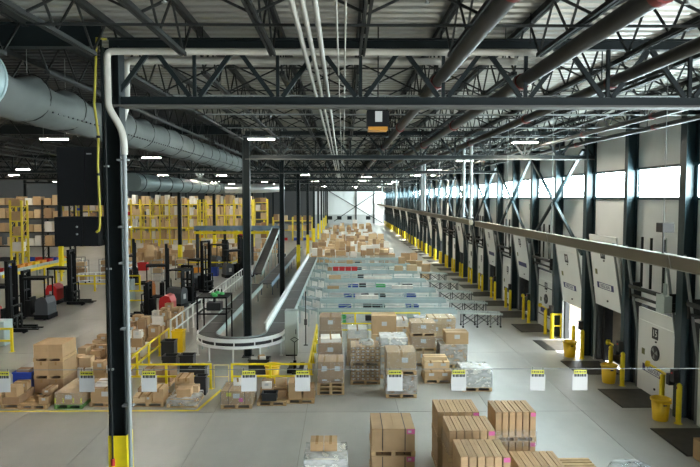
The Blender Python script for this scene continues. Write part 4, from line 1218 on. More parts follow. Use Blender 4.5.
# ================================================================== PALLETS, CARTONS, TOTES
R = random.Random(5)
PH = 0.13
def pallet(xc, y0, z, w, d, label, m=None, group='wooden pallets', simple=False):
    m = m or M_WOOD
    p = thing('pallet', label, 'pallet', (xc, y0, z), 0, group)
    if simple:
        ob('deck', cached(('pdk', w, d), lambda: MB().box(-w / 2, w / 2, 0, d, 0.108, PH).mesh('deck', m)), parent=p)
        ob('runners', cached(('prn', w, d), lambda: MB().box(-w / 2, -w / 2 + 0.1, 0, d, 0, 0.108).box(-0.05, 0.05, 0, d, 0, 0.108).box(w / 2 - 0.1, w / 2, 0, d, 0, 0.108).mesh('runners', m)), parent=p)
        return p
    bd = cached(('pbd', w, m.name), lambda: MB().box(-w / 2, w / 2, -0.045, 0.045, 0, 0.02).mesh('deck_board', m))
    st = cached(('pst', d, m.name), lambda: MB().box(-0.045, 0.045, 0, d, 0.02, 0.11).mesh('stringer', m))
    for i in range(7):
        ob('deck_board', bd, parent=p, loc=(0, 0.045 + (d - 0.09) * i / 6, 0.11))
    for i in range(3):
        ob('bottom_board', bd, parent=p, loc=(0, 0.045 + (d - 0.09) * i / 2, 0))
    for s in (-1, 0, 1):
        ob('stringer', st, parent=p, loc=(s * (w / 2 - 0.045), 0, 0))
    return p
def carton_mesh(w, d, h, k):
    def mk():
        t = 0.008; g_ = 0.006
        b = MB().box(-w / 2, w / 2, -d / 2, d / 2, 0, h - t)
        if w >= d:
            b.box(-w / 2 - 0.002, w / 2 + 0.002, -d / 2 - 0.002, -g_, h - t, h).box(-w / 2 - 0.002, w / 2 + 0.002, g_, d / 2 + 0.002, h - t, h)
        else:
            b.box(-w / 2 - 0.002, -g_, -d / 2 - 0.002, d / 2 + 0.002, h - t, h).box(g_, w / 2 + 0.002, -d / 2 - 0.002, d / 2 + 0.002, h - t, h)
        return b.mesh('carton', M_KR[k])
    return cached(('car', round(w, 2), round(d, 2), round(h, 2), k), mk)
def carton(x, y, z, w, d, h, k, label, group=None, rz=0.0, tape=True, sheet=0, name='carton', pink=False):
    w, d, h = math.floor(w * 100 + 0.001) / 100, math.floor(d * 100 + 0.001) / 100, round(h, 2)
    c = ob(name, carton_mesh(w, d, h, k), None, None, (x, y, z), rz)
    tag(c, label, 'case' if name == 'small_case' else 'box', group)
    if tape:
        def mk():
            b = MB(); tw = 0.03
            if w >= d:
                b.box(-w / 2 - 0.004, w / 2 + 0.004, -tw, tw, h, h + 0.002)
                b.box(-w / 2 - 0.004, -w / 2 - 0.002, -tw, tw, h * 0.75, h).box(w / 2 + 0.002, w / 2 + 0.004, -tw, tw, h * 0.75, h)
            else:
                b.box(-tw, tw, -d / 2 - 0.004, d / 2 + 0.004, h, h + 0.002)
                b.box(-tw, tw, -d / 2 - 0.004, -d / 2 - 0.002, h * 0.75, h).box(-tw, tw, d / 2 + 0.002, d / 2 + 0.004, h * 0.75, h)
            return b.mesh('packing_tape', M_TAPE)
        ob('packing_tape', cached(('tape', w, d, h), mk), parent=c)
    if sheet:
        lw, lh = min(0.2, w * 0.4), min(0.16, h * 0.35)
        ob('shipping_label', cached(('lab', w, d, h, sheet), lambda: MB().box(-lw / 2 + w * 0.12 * (sheet - 1), lw / 2 + w * 0.12 * (sheet - 1), -d / 2 - 0.005, -d / 2 - 0.002, h * 0.45, h * 0.45 + lh).mesh('shipping_label', M_PAPER)), parent=c)
    if pink:
        ob('pink_print', cached(('pnk', w, d, h), lambda: MB().box(-w / 2 + 0.01, w / 2 - 0.005, -d / 2 - 0.006, -d / 2 - 0.003, h - 0.11, h - 0.02).box(w / 2 + 0.002, w / 2 + 0.004, -d / 2, -d / 2 + 0.2, h - 0.11, h - 0.02).mesh('pink_print', M_PINK)), parent=c)
    return c
def tote(x, y, z, w, d, h, m, label, group=None, rz=0.0):
    def mk():
        t = 0.02
        b = MB().box(-w / 2, w / 2, -d / 2, d / 2, 0, t)
        b.box(-w / 2, w / 2, -d / 2, -d / 2 + t, t, h).box(-w / 2, w / 2, d / 2 - t, d / 2, t, h)
        b.box(-w / 2, -w / 2 + t, -d / 2 + t, d / 2 - t, t, h).box(w / 2 - t, w / 2, -d / 2 + t, d / 2 - t, t, h)
        return b.mesh('tote', m)
    o = ob('tote', cached(('tote', w, d, h, m.name), mk), None, None, (x, y, z), rz)
    tag(o, label, 'tote', group)
    ob('rim', cached(('trim', w, d, h, m.name), lambda: MB().box(-w / 2 - 0.02, w / 2 + 0.02, -d / 2 - 0.02, -d / 2, h - 0.05, h).box(-w / 2 - 0.02, w / 2 + 0.02, d / 2, d / 2 + 0.02, h - 0.05, h).box(-w / 2 - 0.02, -w / 2, -d / 2, d / 2, h - 0.05, h).box(w / 2, w / 2 + 0.02, -d / 2, d / 2, h - 0.05, h).mesh('rim', m)), parent=o)
    return o
def wrap(x0, x1, y0, y1, z0, z1, label, m=None, bulge=0.015):
    nx, ny, nz = 7, 7, 6
    b = MB()
    def J(): return R.uniform(-bulge, bulge)
    e = 0.012
    grids = []
    def side(p, u, v, nu, nv, nrm):
        vs_ = []
        for i in range(nv + 1):
            for j in range(nu + 1):
                q = Vector(p) + Vector(u) * (j / nu) + Vector(v) * (i / nv)
                edge = i == nv or j in (0, nu)
                q += Vector(nrm) * (0 if edge else abs(J()))
                vs_.append(q)
        b.add(vs_, [(i * (nu + 1) + j, i * (nu + 1) + j + 1, (i + 1) * (nu + 1) + j + 1, (i + 1) * (nu + 1) + j) for i in range(nv) for j in range(nu)], True)
    X0, X1, Y0, Y1, Z1 = x0 - e, x1 + e, y0 - e, y1 + e, z1 + e
    W, D, H_ = X1 - X0, Y1 - Y0, Z1 - z0
    side((X0, Y0, z0), (W, 0, 0), (0, 0, H_), nx, nz, (0, -1, 0))
    side((X1, Y0, z0), (0, D, 0), (0, 0, H_), ny, nz, (1, 0, 0))
    side((X1, Y1, z0), (-W, 0, 0), (0, 0, H_), nx, nz, (0, 1, 0))
    side((X0, Y1, z0), (0, -D, 0), (0, 0, H_), ny, nz, (-1, 0, 0))
    side((X0, Y0, Z1), (W, 0, 0), (0, D, 0), nx, ny, (0, 0, 1))
    o = ob('stretch_wrap', b, m or M_WRAP)
    return tag(o, label, 'plastic wrap', 'stretch wraps')
def layer(x0, x1, y0, y1, z, h, nx, ny, k, lab, grp, sheet=0, tape=True):
    w, d = (x1 - x0) / nx, (y1 - y0) / ny
    for i in range(nx):
        for j in range(ny):
            carton(x0 + w * (i + 0.5), y0 + d * (j + 0.5), z, w - 0.01, d - 0.01, h, k, lab, grp, 0, tape, sheet)
def messy(x0, x1, y0, y1, z, n_layers, lab, grp, hs=(0.22, 0.42), ks=(0, 0, 0, 1, 2, 3), keep=0.85):
    # irregular cartons in two by two or three by two footprints, stacked with care so each rests on one below
    nx = 2; ny = 2
    w, d = (x1 - x0) / nx, (y1 - y0) / ny
    for i in range(nx):
        for j in range(ny):
            zz = z
            fw, fd = w - 0.02, d - 0.02
            for l in range(n_layers):
                if l and R.random() > keep: break
                h = round(R.uniform(*hs), 2); kk = R.choice(ks); cl = '%s %s ' % (['brown', 'tan', 'dark brown', 'whitish'][kk], ['bottom', 'second', 'top'][l])
                sw, sd = (1.0, 1.0) if l == 0 else (R.uniform(0.72, 0.95), R.uniform(0.72, 0.95))
                fw, fd = fw * sw, fd * sd
                carton(x0 + w * (i + 0.5), y0 + d * (j + 0.5), zz, math.floor(fw * 20) / 20 if l else fw, math.floor(fd * 20) / 20 if l else fd, round(h * 20) / 20, kk, cl + lab, grp,
                       R.uniform(-0.05, 0.05) if l else 0, R.random() < 0.6, R.choice((0, 0, 1, 2)))
                zz += round(h * 20) / 20 + 0.003

FAR = [MB() for _ in range(4)]
def far_carton(x, y, z, w, d, h, k, rz=0.0):
    c, s = math.cos(rz), math.sin(rz)
    b = MB().box(-w / 2, w / 2, -d / 2, d / 2, 0, h)
    FAR[k].add([(x + px * c - py * s, y + px * s + py * c, z + pz) for px, py, pz in b.v], b.f)
# ---- foreground right: slab cartons on pallets
def slab_stack(xc, y0, w, d, tiers, h, nm, nslab=6):
    z = 0
    for t in range(tiers):
        pallet(xc, y0, z, w, d, 'wooden pallet, %s of %s' % ('lower' if t == 0 and tiers > 1 else 'upper' if tiers > 1 else 'the one', nm), group='pallets under the foreground slab cartons')
        z += PH
        sw = w / nslab
        for i in range(nslab):
            pos = ['leftmost', 'second from left', 'third from left', 'third from right', 'second from right', 'rightmost'][i]
            carton(xc - w / 2 + sw * (i + 0.5), y0 + d / 2, z, sw - 0.022, d - 0.02, h, 0,
                   '%s narrow brown carton, %s tier of %s' % (pos, 'upper' if t == tiers - 1 and tiers > 1 else 'lower' if tiers > 1 else 'top', nm), 'foreground slab cartons', 0, False, 0, 'carton', i == nslab - 1)
        z += h
    return z
slab_stack(2.68, 14.1, 0.98, 0.92, 2, 0.585, 'the back left foreground stack')
slab_stack(2.76, 12.95, 1.00, 0.92, 2, 0.585, 'the middle foreground stack')
slab_stack(2.74, 11.6, 0.98, 0.90, 2, 0.585, 'the frontmost foreground stack')
slab_stack(4.02, 14.1, 0.96, 0.85, 2, 0.58, 'the right foreground stack')
slab_stack(4.20, 12.70, 1.0, 0.85, 1, 0.60, 'the low bottom-edge stack')
wrap(3.54, 4.50, 14.09, 14.96, 0.62, 0.98, 'clear wrap band round the right foreground stack between its tiers')
wrap(2.26, 3.26, 12.94, 13.88, 0.90, 1.16, 'clear wrap band round the middle foreground stack')
for i in range(4):
    pallet(5.14, 12.75, PH * i, 0.8, 0.9, 'empty wooden pallet, %s of the pile by the low bottom-edge stack' % ['lowest', 'second', 'third', 'topmost'][i], group='empty pallets at the bottom edge')
# strapped big cartons
z = 0
for t in range(2):
    pallet(1.12, 13.5, z, 0.98, 1.05, 'wooden pallet under the %s strapped carton' % ('lower', 'upper')[t], group='pallets under strapped cartons'); z += PH
    c = carton(1.12, 14.025, z, 0.95, 1.02, 0.50, (0, 0)[t], 'large brown carton with two dark straps, %s of its pallet stack' % ('lower', 'upper')[t], 'strapped cartons', 0, False, 0, 'carton', False)
    for sx in (-0.24, 0.26):
        ob('strap', MB().box(sx - 0.009, sx + 0.009, -0.519, 0.519, 0.501, 0.504).box(sx - 0.009, sx + 0.009, -0.520, -0.514, 0, 0.504).box(sx - 0.009, sx + 0.009, 0.514, 0.520, 0, 0.504), M_INK, c)
    ob('pink_print', MB().box(0.30, 0.475, -0.517, -0.512, 0.38, 0.49).box(0.477, 0.48, -0.51, -0.35, 0.38, 0.49), M_PINK, c)
    ob('barcode', MB().box(0.33, 0.40, -0.519, -0.517, 0.41, 0.46), M_PAPER, c)
    ob('film_edge', MB().box(0.478, 0.482, -0.515, 0.5, 0.0, 0.495), M_WRAPW, c)
    z += 0.50
# wrapped dark load with two cartons at the bottom edge
pallet(-0.38, 12.9, 0, 0.92, 0.95, 'pallet under the wrapped load with two small cartons on top')
for i in range(3):
    carton(-0.38 - 0.295 + 0.295 * i, 13.37, PH, 0.285, 0.9, 0.38, 2, '%s dark carton inside the wrapped load at the bottom edge' % ['left', 'middle', 'right'][i], 'cartons in the wrapped bottom load', 0, False, 1)
carton(-0.38, 13.37, PH + 0.38, 0.86, 0.88, 0.3, 3, 'wide pale carton on top inside the wrapped load at the bottom edge', None, 0, False, 0)
wrap(-0.83, 0.07, 12.91, 13.83, 0.05, 0.82, 'glossy clear wrap over the load at the bottom edge', M_WRAPW, 0.03)
for i in range(2):
    carton(-0.575 + 0.30 * i, 13.42, 0.87, 0.28, 0.36, 0.21, 0, '%s small carton on top of the wrapped load at the bottom edge' % ['left', 'right'][i], 'small cartons on the wrapped load', 0, True, 0)
# carton at the right edge, bagged bundle at the bottom edge
c = carton(9.05, 14.38, 0, 0.85, 0.95, 0.5, 0, 'open brown carton cut by the right edge on the floor', None, 0.0, False, 1)
bd_ = thing('wrapped_bundle', 'domed clear-wrapped bundle with black stripes at the bottom edge', 'bundle', (6.12, 12.75, 0))
ob('bundle_core', MB().lathe([(0.45, 0.0), (0.46, 0.57), (0.42, 0.65), (0.25, 0.70), (0.02, 0.715)], 24), M_GALV, bd_)
for i in range(6):
    a = -0.9 + 0.5 * i
    ob('black_stripe', MB().path([(0.12 * math.cos(a), 0.12 * math.sin(a), 0.718), (0.26 * math.cos(a + 0.3), 0.26 * math.sin(a + 0.3), 0.705), (0.42 * math.cos(a + 0.5), 0.42 * math.sin(a + 0.5), 0.656), (0.465 * math.cos(a + 0.6), 0.465 * math.sin(a + 0.6), 0.45)], 0.016, 6), M_INK, bd_)
ob('wrap_film', MB().lathe([(0.49, 0.02), (0.5, 0.59), (0.45, 0.69), (0.27, 0.74), (0.02, 0.755)], 24, close=False), M_WRAPW, bd_)

# ---- middle row of loads behind the placards
def uload(xc, y0, w, d, tiers, k, nm, nx=1, ny=1, sheet=1, wr=None, npal=1, pz=0.0, film_=None):
    z = pz
    for i in range(npal):
        pallet(xc, y0, z, w, d, 'wooden pallet%s under %s' % (' (%s of three)' % ['lowest', 'middle', 'topmost'][i] if npal > 1 else '', nm)); z += PH
    zb = z
    for t, (h, kk, inset) in enumerate(tiers):
        layer(xc - w / 2 + inset, xc + w / 2 - inset, y0 + inset, y0 + d - inset, z, h, nx, ny, kk,
              ('brown carton in %s of %s' % (['the bottom layer', 'the second layer', 'the third layer', 'the fourth layer'][t], nm.replace('at the right end of the middle row', 'far right'))) if nx * ny > 1 or len(tiers) > 1 else 'big carton making up ' + nm,
              'cartons of ' + nm, sheet)
        z += h + 0.003
    if wr: wrap(xc - w / 2, xc + w / 2, y0, y0 + d, zb, z, 'clear stretch wrap round ' + nm, film_)
    return z
uload(-0.40, 19.8, 0.88, 1.0, [(0.14, 2, 0.03), (0.55, 2, 0.02)], 2, 'the load on three pallets by the yellow rail', 2, 1, 1, True, 3)
uload(-0.45, 21.5, 0.9, 1.05, [(0.6, 2, 0.02), (0.55, 2, 0.02)], 2, 'the second load behind the three-pallet load', 1, 1, 1, True, 1)
carton(-0.45, 22.0, 1.292, 0.7, 0.75, 0.14, 3, 'flat whitish carton on the second load by the yellow rail', None, 0.05)
uload(-0.48, 23.4, 0.92, 1.05, [(0.6, 0, 0.02), (0.6, 2, 0.02), (0.5, 2, 0.04)], 2, 'the third tall load by the yellow rail', 1, 1, 1, True, 1)
# two tiers of small cases
z = 0
for t in range(2):
    pallet(0.76, 20.9, z, 1.02, 1.0, 'wooden pallet under the %s tier of small grey-brown cases' % ('lower', 'upper')[t]); z += PH
    for r_ in range(5):
        for i in range(6):
            carton(0.27 + 0.165 * i + 0.0825, 21.4, z, 0.16, 0.96, 0.10, 2 if (i + r_) % 2 else 0, 'small narrow case in the %s tier of the gridded case stack' % ('lower', 'upper')[t], 'small cases in the %s tier of the gridded stack' % ('lower', 'upper')[t], 0, False, 1, 'small_case')
        z += 0.104
wrap(0.26, 1.27, 20.91, 21.89, 0.14, z, 'clear wrap over the gridded case stack')
wrap(0.62, 1.0, 21.1, 21.5, z + 0.02, z + 0.14, 'crumpled white film lying on the gridded case stack', M_WRAPW, 0.06)
uload(0.55, 23.3, 0.85, 1.0, [(0.45, 1, 0.02), (0.45, 0, 0.03), (0.35, 3, 0.06)], 0, 'the pale load behind the gridded case stack', 1, 1, 1, True, 1)
uload(1.86, 19.45, 0.98, 1.0, [(0.58, 2, 0.02)], 0, 'the lower tier of the wrapped tall stack', 2, 1, 2, True, 1, 0, M_WRAPW)
uload(1.86, 19.45, 0.96, 0.98, [(0.60, 0, 0.01)], 0, 'the upper tier of the wrapped tall stack', 1, 1, 2, True, 1, 0.75)
uload(1.80, 21.6, 0.95, 1.0, [(0.5, 0, 0.02), (0.5, 1, 0.02), (0.3, 3, 0.03)], 0, 'the white-topped load behind the wrapped tall stack', 1, 1, 1, True, 1, 0, M_WRAPW)
uload(1.62, 24.0, 1.0, 1.0, [(0.45, 0, 0.02), (0.45, 1, 0.02)], 0, 'the load carrying the biggest single carton', 2, 1, 1, False, 1)
carton(1.62, 24.5, 1.042, 0.95, 0.8, 0.72, 0, 'biggest single brown carton standing on a load before the lanes', None, 0, True, 1)
uload(3.05, 23.2, 0.98, 1.0, [(0.42, 0, 0.02)], 0, 'the bottom tier of the three-tier load', 1, 1, 1, True, 1)
uload(3.05, 23.2, 0.98, 1.0, [(0.42, 2, 0.03)], 0, 'the middle tier of the three-tier load', 1, 1, 1, True, 1, 0.57)
uload(3.05, 23.2, 0.98, 1.0, [(0.38, 0, 0.02)], 0, 'the top tier of the three-tier load', 1, 1, 1, True, 1, 1.14)
uload(2.35, 25.4, 0.9, 0.9, [(0.5, 1, 0.03), (0.4, 1, 0.05), (0.3, 3, 0.1)], 0, 'the load left behind the three-tier load', 2, 1, 1, False, 1)
pallet(3.28, 21.0, 0, 0.95, 1.0, 'wooden pallet under the low mixed load of bright cartons')
layer(2.82, 3.74, 21.02, 21.98, PH, 0.28, 2, 2, 0, 'bright brown carton in the lower layer of the low mixed load', 'lower cartons of the low mixed load', 1)
layer(2.84, 3.72, 21.3, 21.96, PH + 0.283, 0.26, 2, 1, 1, 'tan carton in the upper layer of the low mixed load', 'upper cartons of the low mixed load', 1)
carton(3.25, 21.7, PH + 0.548, 0.8, 0.45, 0.12, 1, 'long flat pale carton lying on the low mixed load', None, 0.02)
uload(4.15, 22.9, 1.0, 1.0, [(0.75, 0, 0.02)], 0, 'the big wrapped box load at the right of the middle row', 1, 1, 2, True, 1, 0, M_WRAPW)
carton(4.28, 23.3, 0.905, 0.85, 0.7, 0.44, 0, 'square brown carton standing on the big wrapped box load', None, 0, True, 1)
uload(4.05, 25.0, 1.1, 1.0, [(0.6, 2, 0.02), (0.5, 0, 0.02), (0.25, 1, 0.0)], 0, 'the tall dark load behind the big wrapped box', 2, 1, 1, True, 1)
uload(4.43, 20.1, 0.98, 1.0, [(0.38, 3, 0.03), (0.2, 3, 0.05)], 0, 'the low cloudy-wrapped load at the right end of the middle row', 2, 1, 1, True, 1, 0, M_WRAPW)
uload(3.6, 26.6, 0.9, 0.9, [(0.5, 3, 0.03), (0.5, 3, 0.05)], 0, 'the white load near the first roller lane', 1, 1, 1, True, 1, 0, M_WRAPW)

# ---- left row of loads
pallet(-10.35, 18.6, 0, 1.1, 1.0, 'wooden pallet of small cartons at the left edge')
messy(-10.88, -9.84, 18.62, 19.58, PH, 2, 'small carton on the pallet at the left edge', 'small cartons at the left edge', (0.18, 0.28), (0, 0, 1, 2), 0.8)
tote(-10.4, 20.1, 0, 0.6, 0.4, 0.75, M_BLUE, 'dark blue bin standing behind the left-edge pallet')
carton(-10.4, 20.1, 0.025, 0.4, 0.3, 0.8, 2, 'reddish-brown carton sticking out of the dark blue bin', None, 0, False)
z = 0
for t in range(3):
    pallet(-9.48, 19.75, z, 0.95, 1.05, 'wooden pallet under the %s tier of the tall left stack' % ['bottom', 'middle', 'top'][t]); z += PH
    for s in (0, 1):
        carton(-9.7125 + 0.468 * s, 20.275, z, 0.46, 1.02, 0.43, (2, 0, 0)[t], '%s carton in the %s tier of the tall left stack' % (['left', 'right'][s], ['bottom', 'middle', 'top'][t]), 'cartons of the tall left stack', 0, t < 2, 0)
    z += 0.434
pallet(-9.4, 18.52, 0, 0.85, 0.95, 'empty-fronted pallet before the tall left stack')
carton(-9.12, 19.0, PH, 0.28, 0.7, 0.22, 0, 'lower small labelled carton before the tall left stack', 'two small cartons before the tall left stack', 0, True, 1)
carton(-9.12, 19.1, PH + 0.22, 0.26, 0.5, 0.16, 2, 'upper small carton before the tall left stack', 'two small cartons before the tall left stack', 0, True, 1)
pallet(-8.33, 18.55, 0, 0.85, 1.6, 'green-painted pallet under the long flat wrapped carton', M_WOODG)
c = carton(-8.33, 19.35, PH, 0.82, 1.56, 0.36, 0, 'long flat wrapped carton with white label on the green pallet', None, 0, False, 1)
for sx in (-0.39, -0.15, 0.15, 0.39):
    ob('corner_guard', MB().box(sx - 0.02, sx + 0.02, -0.80, -0.782, 0.05, 0.2), M_YSIGN, c)
wrap(-8.74, -7.92, 18.57, 20.13, 0.12, 0.49, 'clear wrap over the long flat carton')
pallet(-7.3, 18.72, 0, 0.92, 1.0, 'wooden pallet just left behind the foreground column')
carton(-7.3, 19.2, PH, 0.86, 0.9, 0.42, 0, 'wide labelled carton just left of the foreground column', None, 0, True, 1)
carton(-7.4, 19.3, PH + 0.42, 0.6, 0.6, 0.1, 3, 'flat whitish carton on the wide labelled one by the column', None, 0.1)
pallet(-6.0, 18.7, 0, 1.0, 1.0, 'wooden pallet just right of the foreground column')
carton(-6.28, 19.0, PH, 0.36, 0.5, 0.16, 1, 'flat carton right of the foreground column', None, 0.1)
carton(-5.98, 18.95, PH, 0.2, 0.4, 0.2, 0, 'small labelled carton right of the foreground column', None, 0, True, 1)
carton(-5.68, 19.05, PH, 0.32, 0.55, 0.40, 0, 'upright brown carton right of the foreground column', None, 0, True)
carton(-6.2, 19.42, PH, 0.5, 0.35, 0.28, 2, 'dark carton at the back of the pallet right of the column', None, 0, True)
pallet(-6.35, 20.75, 0, 1.0, 1.0, 'wooden pallet under dark long cartons behind the left guard rail')
layer(-6.83, -5.87, 20.78, 21.72, PH, 0.4, 2, 1, 2, 'dark long carton behind the left guard rail', 'dark cartons behind the left guard rail')
pallet(-4.92, 18.62, 0, 0.92, 0.95, 'wooden pallet under white-wrapped open carton left of the floor line')
wrap(-5.36, -4.48, 18.6, 19.55, 0.08, 0.25, 'white crumpled film over the pallet left of the slanting floor line', M_WRAPW, 0.05)
op = carton(-4.9, 18.95, 0.27, 0.42, 0.4, 0.26, 0, 'open brown carton on white film left of the slanting floor line', None, 0.05, False)
carton(-4.9, 19.33, 0.27, 0.7, 0.25, 0.22, 1, 'orange-brown flat carton behind the open one', None, 0)
pallet(-5.2, 19.75, 0, 0.5, 1.0, 'narrow pallet under long leaning cartons behind the open carton')
layer(-5.44, -4.96, 19.77, 20.4, PH, 0.45, 2, 1, 0, 'long narrow carton behind the open one on white film', 'long narrow cartons by the guard rail')
tote(-5.0, 21.1, 0, 0.55, 0.4, 0.6, M_TOTE, 'black bin behind the guard rail left of the gate', None)
tote(-4.62, 19.95, 0, 0.34, 0.3, 0.62, M_TOTE, 'black tote with papers beside the long narrow cartons', None)
pallet(-3.24, 18.5, 0, 0.95, 0.95, 'wooden pallet under the low strapped carton right of the floor line')
c = carton(-3.24, 18.97, PH, 0.92, 0.9, 0.42, 0, 'low wide wrapped carton with pink and white labels right of the floor line', None, 0, False, 1)
ob('pink_print', MB().box(0.08, 0.2, -0.458, -0.452, 0.08, 0.2), M_PINK, c)
ob('yellow_print', MB().box(-0.3, -0.15, -0.458, -0.452, 0.25, 0.36), M_YSIGN, c)
ob('strap', MB().box(-0.25, -0.235, -0.46, 0.46, 0.42, 0.424).box(0.25, 0.265, -0.46, 0.46, 0.42, 0.424).box(-0.25, -0.235, -0.46, -0.455, 0, 0.42).box(0.25, 0.265, -0.46, -0.455, 0, 0.42), M_INK, c)
carton(-3.3, 19.15, PH + 0.425, 0.26, 0.3, 0.16, 3, 'small whitish carton on the low pink-labelled carton', None, 0.2)
wrap(-3.71, -2.77, 18.51, 19.43, 0.14, 0.56, 'clear wrap over the low pink-labelled carton')
pallet(-2.2, 18.75, 0, 0.9, 1.0, 'wooden pallet carrying a black tote before the yellow barrel')
tote(-2.28, 18.98, PH, 0.45, 0.34, 0.24, M_TOTE, 'black tote with white papers on a pallet before the yellow barrel')
messy(-2.62, -1.78, 19.2, 19.74, PH, 2, 'small carton behind the black tote', 'small cartons behind the black tote', (0.2, 0.3), (0, 1, 3), 0.8)
pallet(-1.32, 18.95, 0, 0.85, 0.9, 'wooden pallet by the yellow rail corner')
carton(-1.5, 19.35, PH, 0.4, 0.7, 0.5, 0, 'upright brown carton by the yellow rail corner', None, 0, True)
carton(-1.08, 19.4, PH, 0.34, 0.6, 0.32, 2, 'lower dark carton by the yellow rail corner', None, 0.05, True)
by = thing('waste_barrel', 'yellow barrel standing behind the guard rail under the U-turn', 'barrel', (-2.45, 21.2, 0), 0, None)
ob('drum', CACHE['bdrum'], parent=by); ob('rim', CACHE['brim'], parent=by)
for xx, yy, lab in ((-6.35, 22.6, 'left black bin below the left end of the U-turn'), (-5.75, 22.7, 'right black bin below the left end of the U-turn')):
    tote(xx, yy, 0, 0.5, 0.45, 0.62, M_TOTE, lab)
tote(-3.05, 22.4, 0, 0.75, 0.5, 0.55, M_TOTE, 'black bin of white and pink parcels under the U-turn')
for i, (a, b, mm) in enumerate(((-0.2, 0.05, 3), (0.12, -0.05, 3), (0.05, 0.12, 0))):
    carton(-3.05 + a, 22.4 + b, 0.43 if False else 0.021, 0.22, 0.16, 0.56 + 0.02 * i, mm, '%s parcel standing in the black bin under the U-turn' % ['left', 'right', 'rear'][i], 'parcels in the black bin', 0.1 * i, False)
# pallet jack by the rail
pj = thing('pallet_jack', 'black hand pallet jack parked inside the yellow rail corner', 'pallet jack', (-1.75, 22.2, 0), PI / 2)
for s in (-1, 1): ob('fork', MB().box(0.1, 1.2, s * 0.2 - 0.08, s * 0.2 + 0.08, 0.05, 0.11), M_BLACK, pj)
ob('pump_body', MB().box(-0.12, 0.1, -0.28, 0.28, 0.05, 0.2).tube((0, 0, 0.2), (0, 0, 0.5), 0.06, 10), M_BLACK, pj)
ob('handle', MB().path([(-0.02, 0, 0.45), (-0.12, 0, 1.2), (-0.12, 0.14, 1.3), (-0.12, 0, 1.38), (-0.12, -0.14, 1.3), (-0.12, 0, 1.2)], 0.018, 8), M_BLACK, pj)
ob('wheel', MB().tube((-0.05, -0.1, 0.08), (-0.05, 0.1, 0.08), 0.08, 14), M_RUB, pj)

# heaped cartons left and right behind the foreground column
for hi, (x, y, nl, hs) in enumerate([(-9.25, 21.3, 2, (0.25, 0.4)), (-8.15, 20.95, 2, (0.2, 0.35)), (-9.5, 22.9, 2, (0.25, 0.4)), (-8.3, 22.6, 2, (0.25, 0.45)),
                       (-9.6, 24.5, 2, (0.25, 0.4)), (-8.4, 24.2, 3, (0.25, 0.42))]):
    hw_ = ['front left', 'front right', 'middle left', 'middle right', 'rear left', 'rear right'][hi]
    pallet(x, y, 0, 1.05, 1.1, '%s wooden pallet of the carton heap left behind the column' % hw_, group='pallets under the left carton heap')
    messy(x - 0.5, x + 0.5, y + 0.03, y + 1.07, PH, nl, 'carton on the %s pallet of the heap left behind the column' % hw_, 'heaped cartons left behind the column', hs)
for hi, (x, y, nl, hs) in enumerate([(-8.25, 25.8, 3, (0.28, 0.45)), (-9.6, 26.3, 2, (0.25, 0.42)), (-8.3, 27.4, 3, (0.28, 0.45)), (-9.65, 28.0, 2, (0.3, 0.45)), (-8.35, 29.0, 2, (0.35, 0.5)), (-8.6, 30.6, 2, (0.3, 0.45))]):
    hw_ = ['nearest', 'near left', 'middle', 'left middle', 'far', 'farthest'][hi]
    pallet(x, y, 0, 1.05, 1.1, '%s wooden pallet of the carton heap by the long handrail' % hw_, group='pallets under the handrail carton heap')
    messy(x - 0.5, x + 0.5, y + 0.03, y + 1.07, PH, nl, 'carton on the %s pallet of the heap by the long handrail' % hw_, 'heaped cartons beside the handrail', hs)
tote(-6.9, 24.4, 0, 0.5, 0.5, 0.75, M_TOTE, 'tall black bin between the yellow rail and the U-turn')
tote(-6.85, 25.6, 0, 0.45, 0.45, 0.9, M_BARREL, 'yellow bin between the yellow rail and the U-turn')

# ---- things riding on the roller lanes
for i in range(4):
    tote(-0.55 + 0.47 * i, LANES[4], ZC + 0.01, 0.42, 0.36, 0.34, M_RED, '%s red tote on the fifth roller lane' % ['first', 'second', 'third', 'fourth'][i], 'red totes on a lane')
def cases_on_lane(x0, n, y, lab, grp, k=1, w=0.17, h=0.24, d=0.4):
    for i in range(n): carton(x0 + (w + 0.012) * i, y, ZC + 0.008, w, d, h, k, lab, grp, 0, False, 0, 'small_case')
cases_on_lane(0.75, 7, LANES[1], 'cream case in the close row on the second roller lane, left group', 'cream cases on the second lane', 3)
cases_on_lane(3.05, 7, LANES[2], 'cream case in the close row on the third roller lane', 'cream cases on the third lane', 3)
cases_on_lane(1.5, 9, LANES[3], 'cream case in the row on the fourth roller lane', 'cream cases on the fourth lane', 3, 0.2, 0.2)
for (x, j, w, h, k, l) in [(-1.0, 4, 0.34, 0.32, 0, 'small brown carton left of the red totes on the fifth lane'), (-0.55, 3, 0.8, 0.3, 1, 'wide tan carton at the left of the fourth lane'),
                           (-0.6, 2, 0.7, 0.2, 0, 'flat brown carton at the left of the third lane'), (0.55, 5, 0.5, 0.35, 0, 'brown carton on the sixth lane'),
                           (5.2, 4, 0.75, 0.5, 1, 'big tan carton at the right end of the fifth lane'), (4.2, 4, 0.6, 0.42, 1, 'smaller tan carton near the right end of the fifth lane'),
                           (4.9, 5, 0.5, 0.6, 0, 'upright carton at the right end of the sixth lane')]:
    carton(x, LANES[j], ZC + 0.008, w, 0.5, h, k, l, None, 0, True, 0)
for j in range(4):
    for q in range(3):
        tote(-0.2 + 1.9 * q + 0.3 * j, LANES[j] + 1.15, 0, 0.7, 0.5, 0.35, R.choice((M_GREEN, M_TOTE, M_CAB, M_BLUE)), 'plastic tote on the floor between roller lanes %s and %s' % (ORD[j], ORD[j + 1]), 'totes between the lanes')

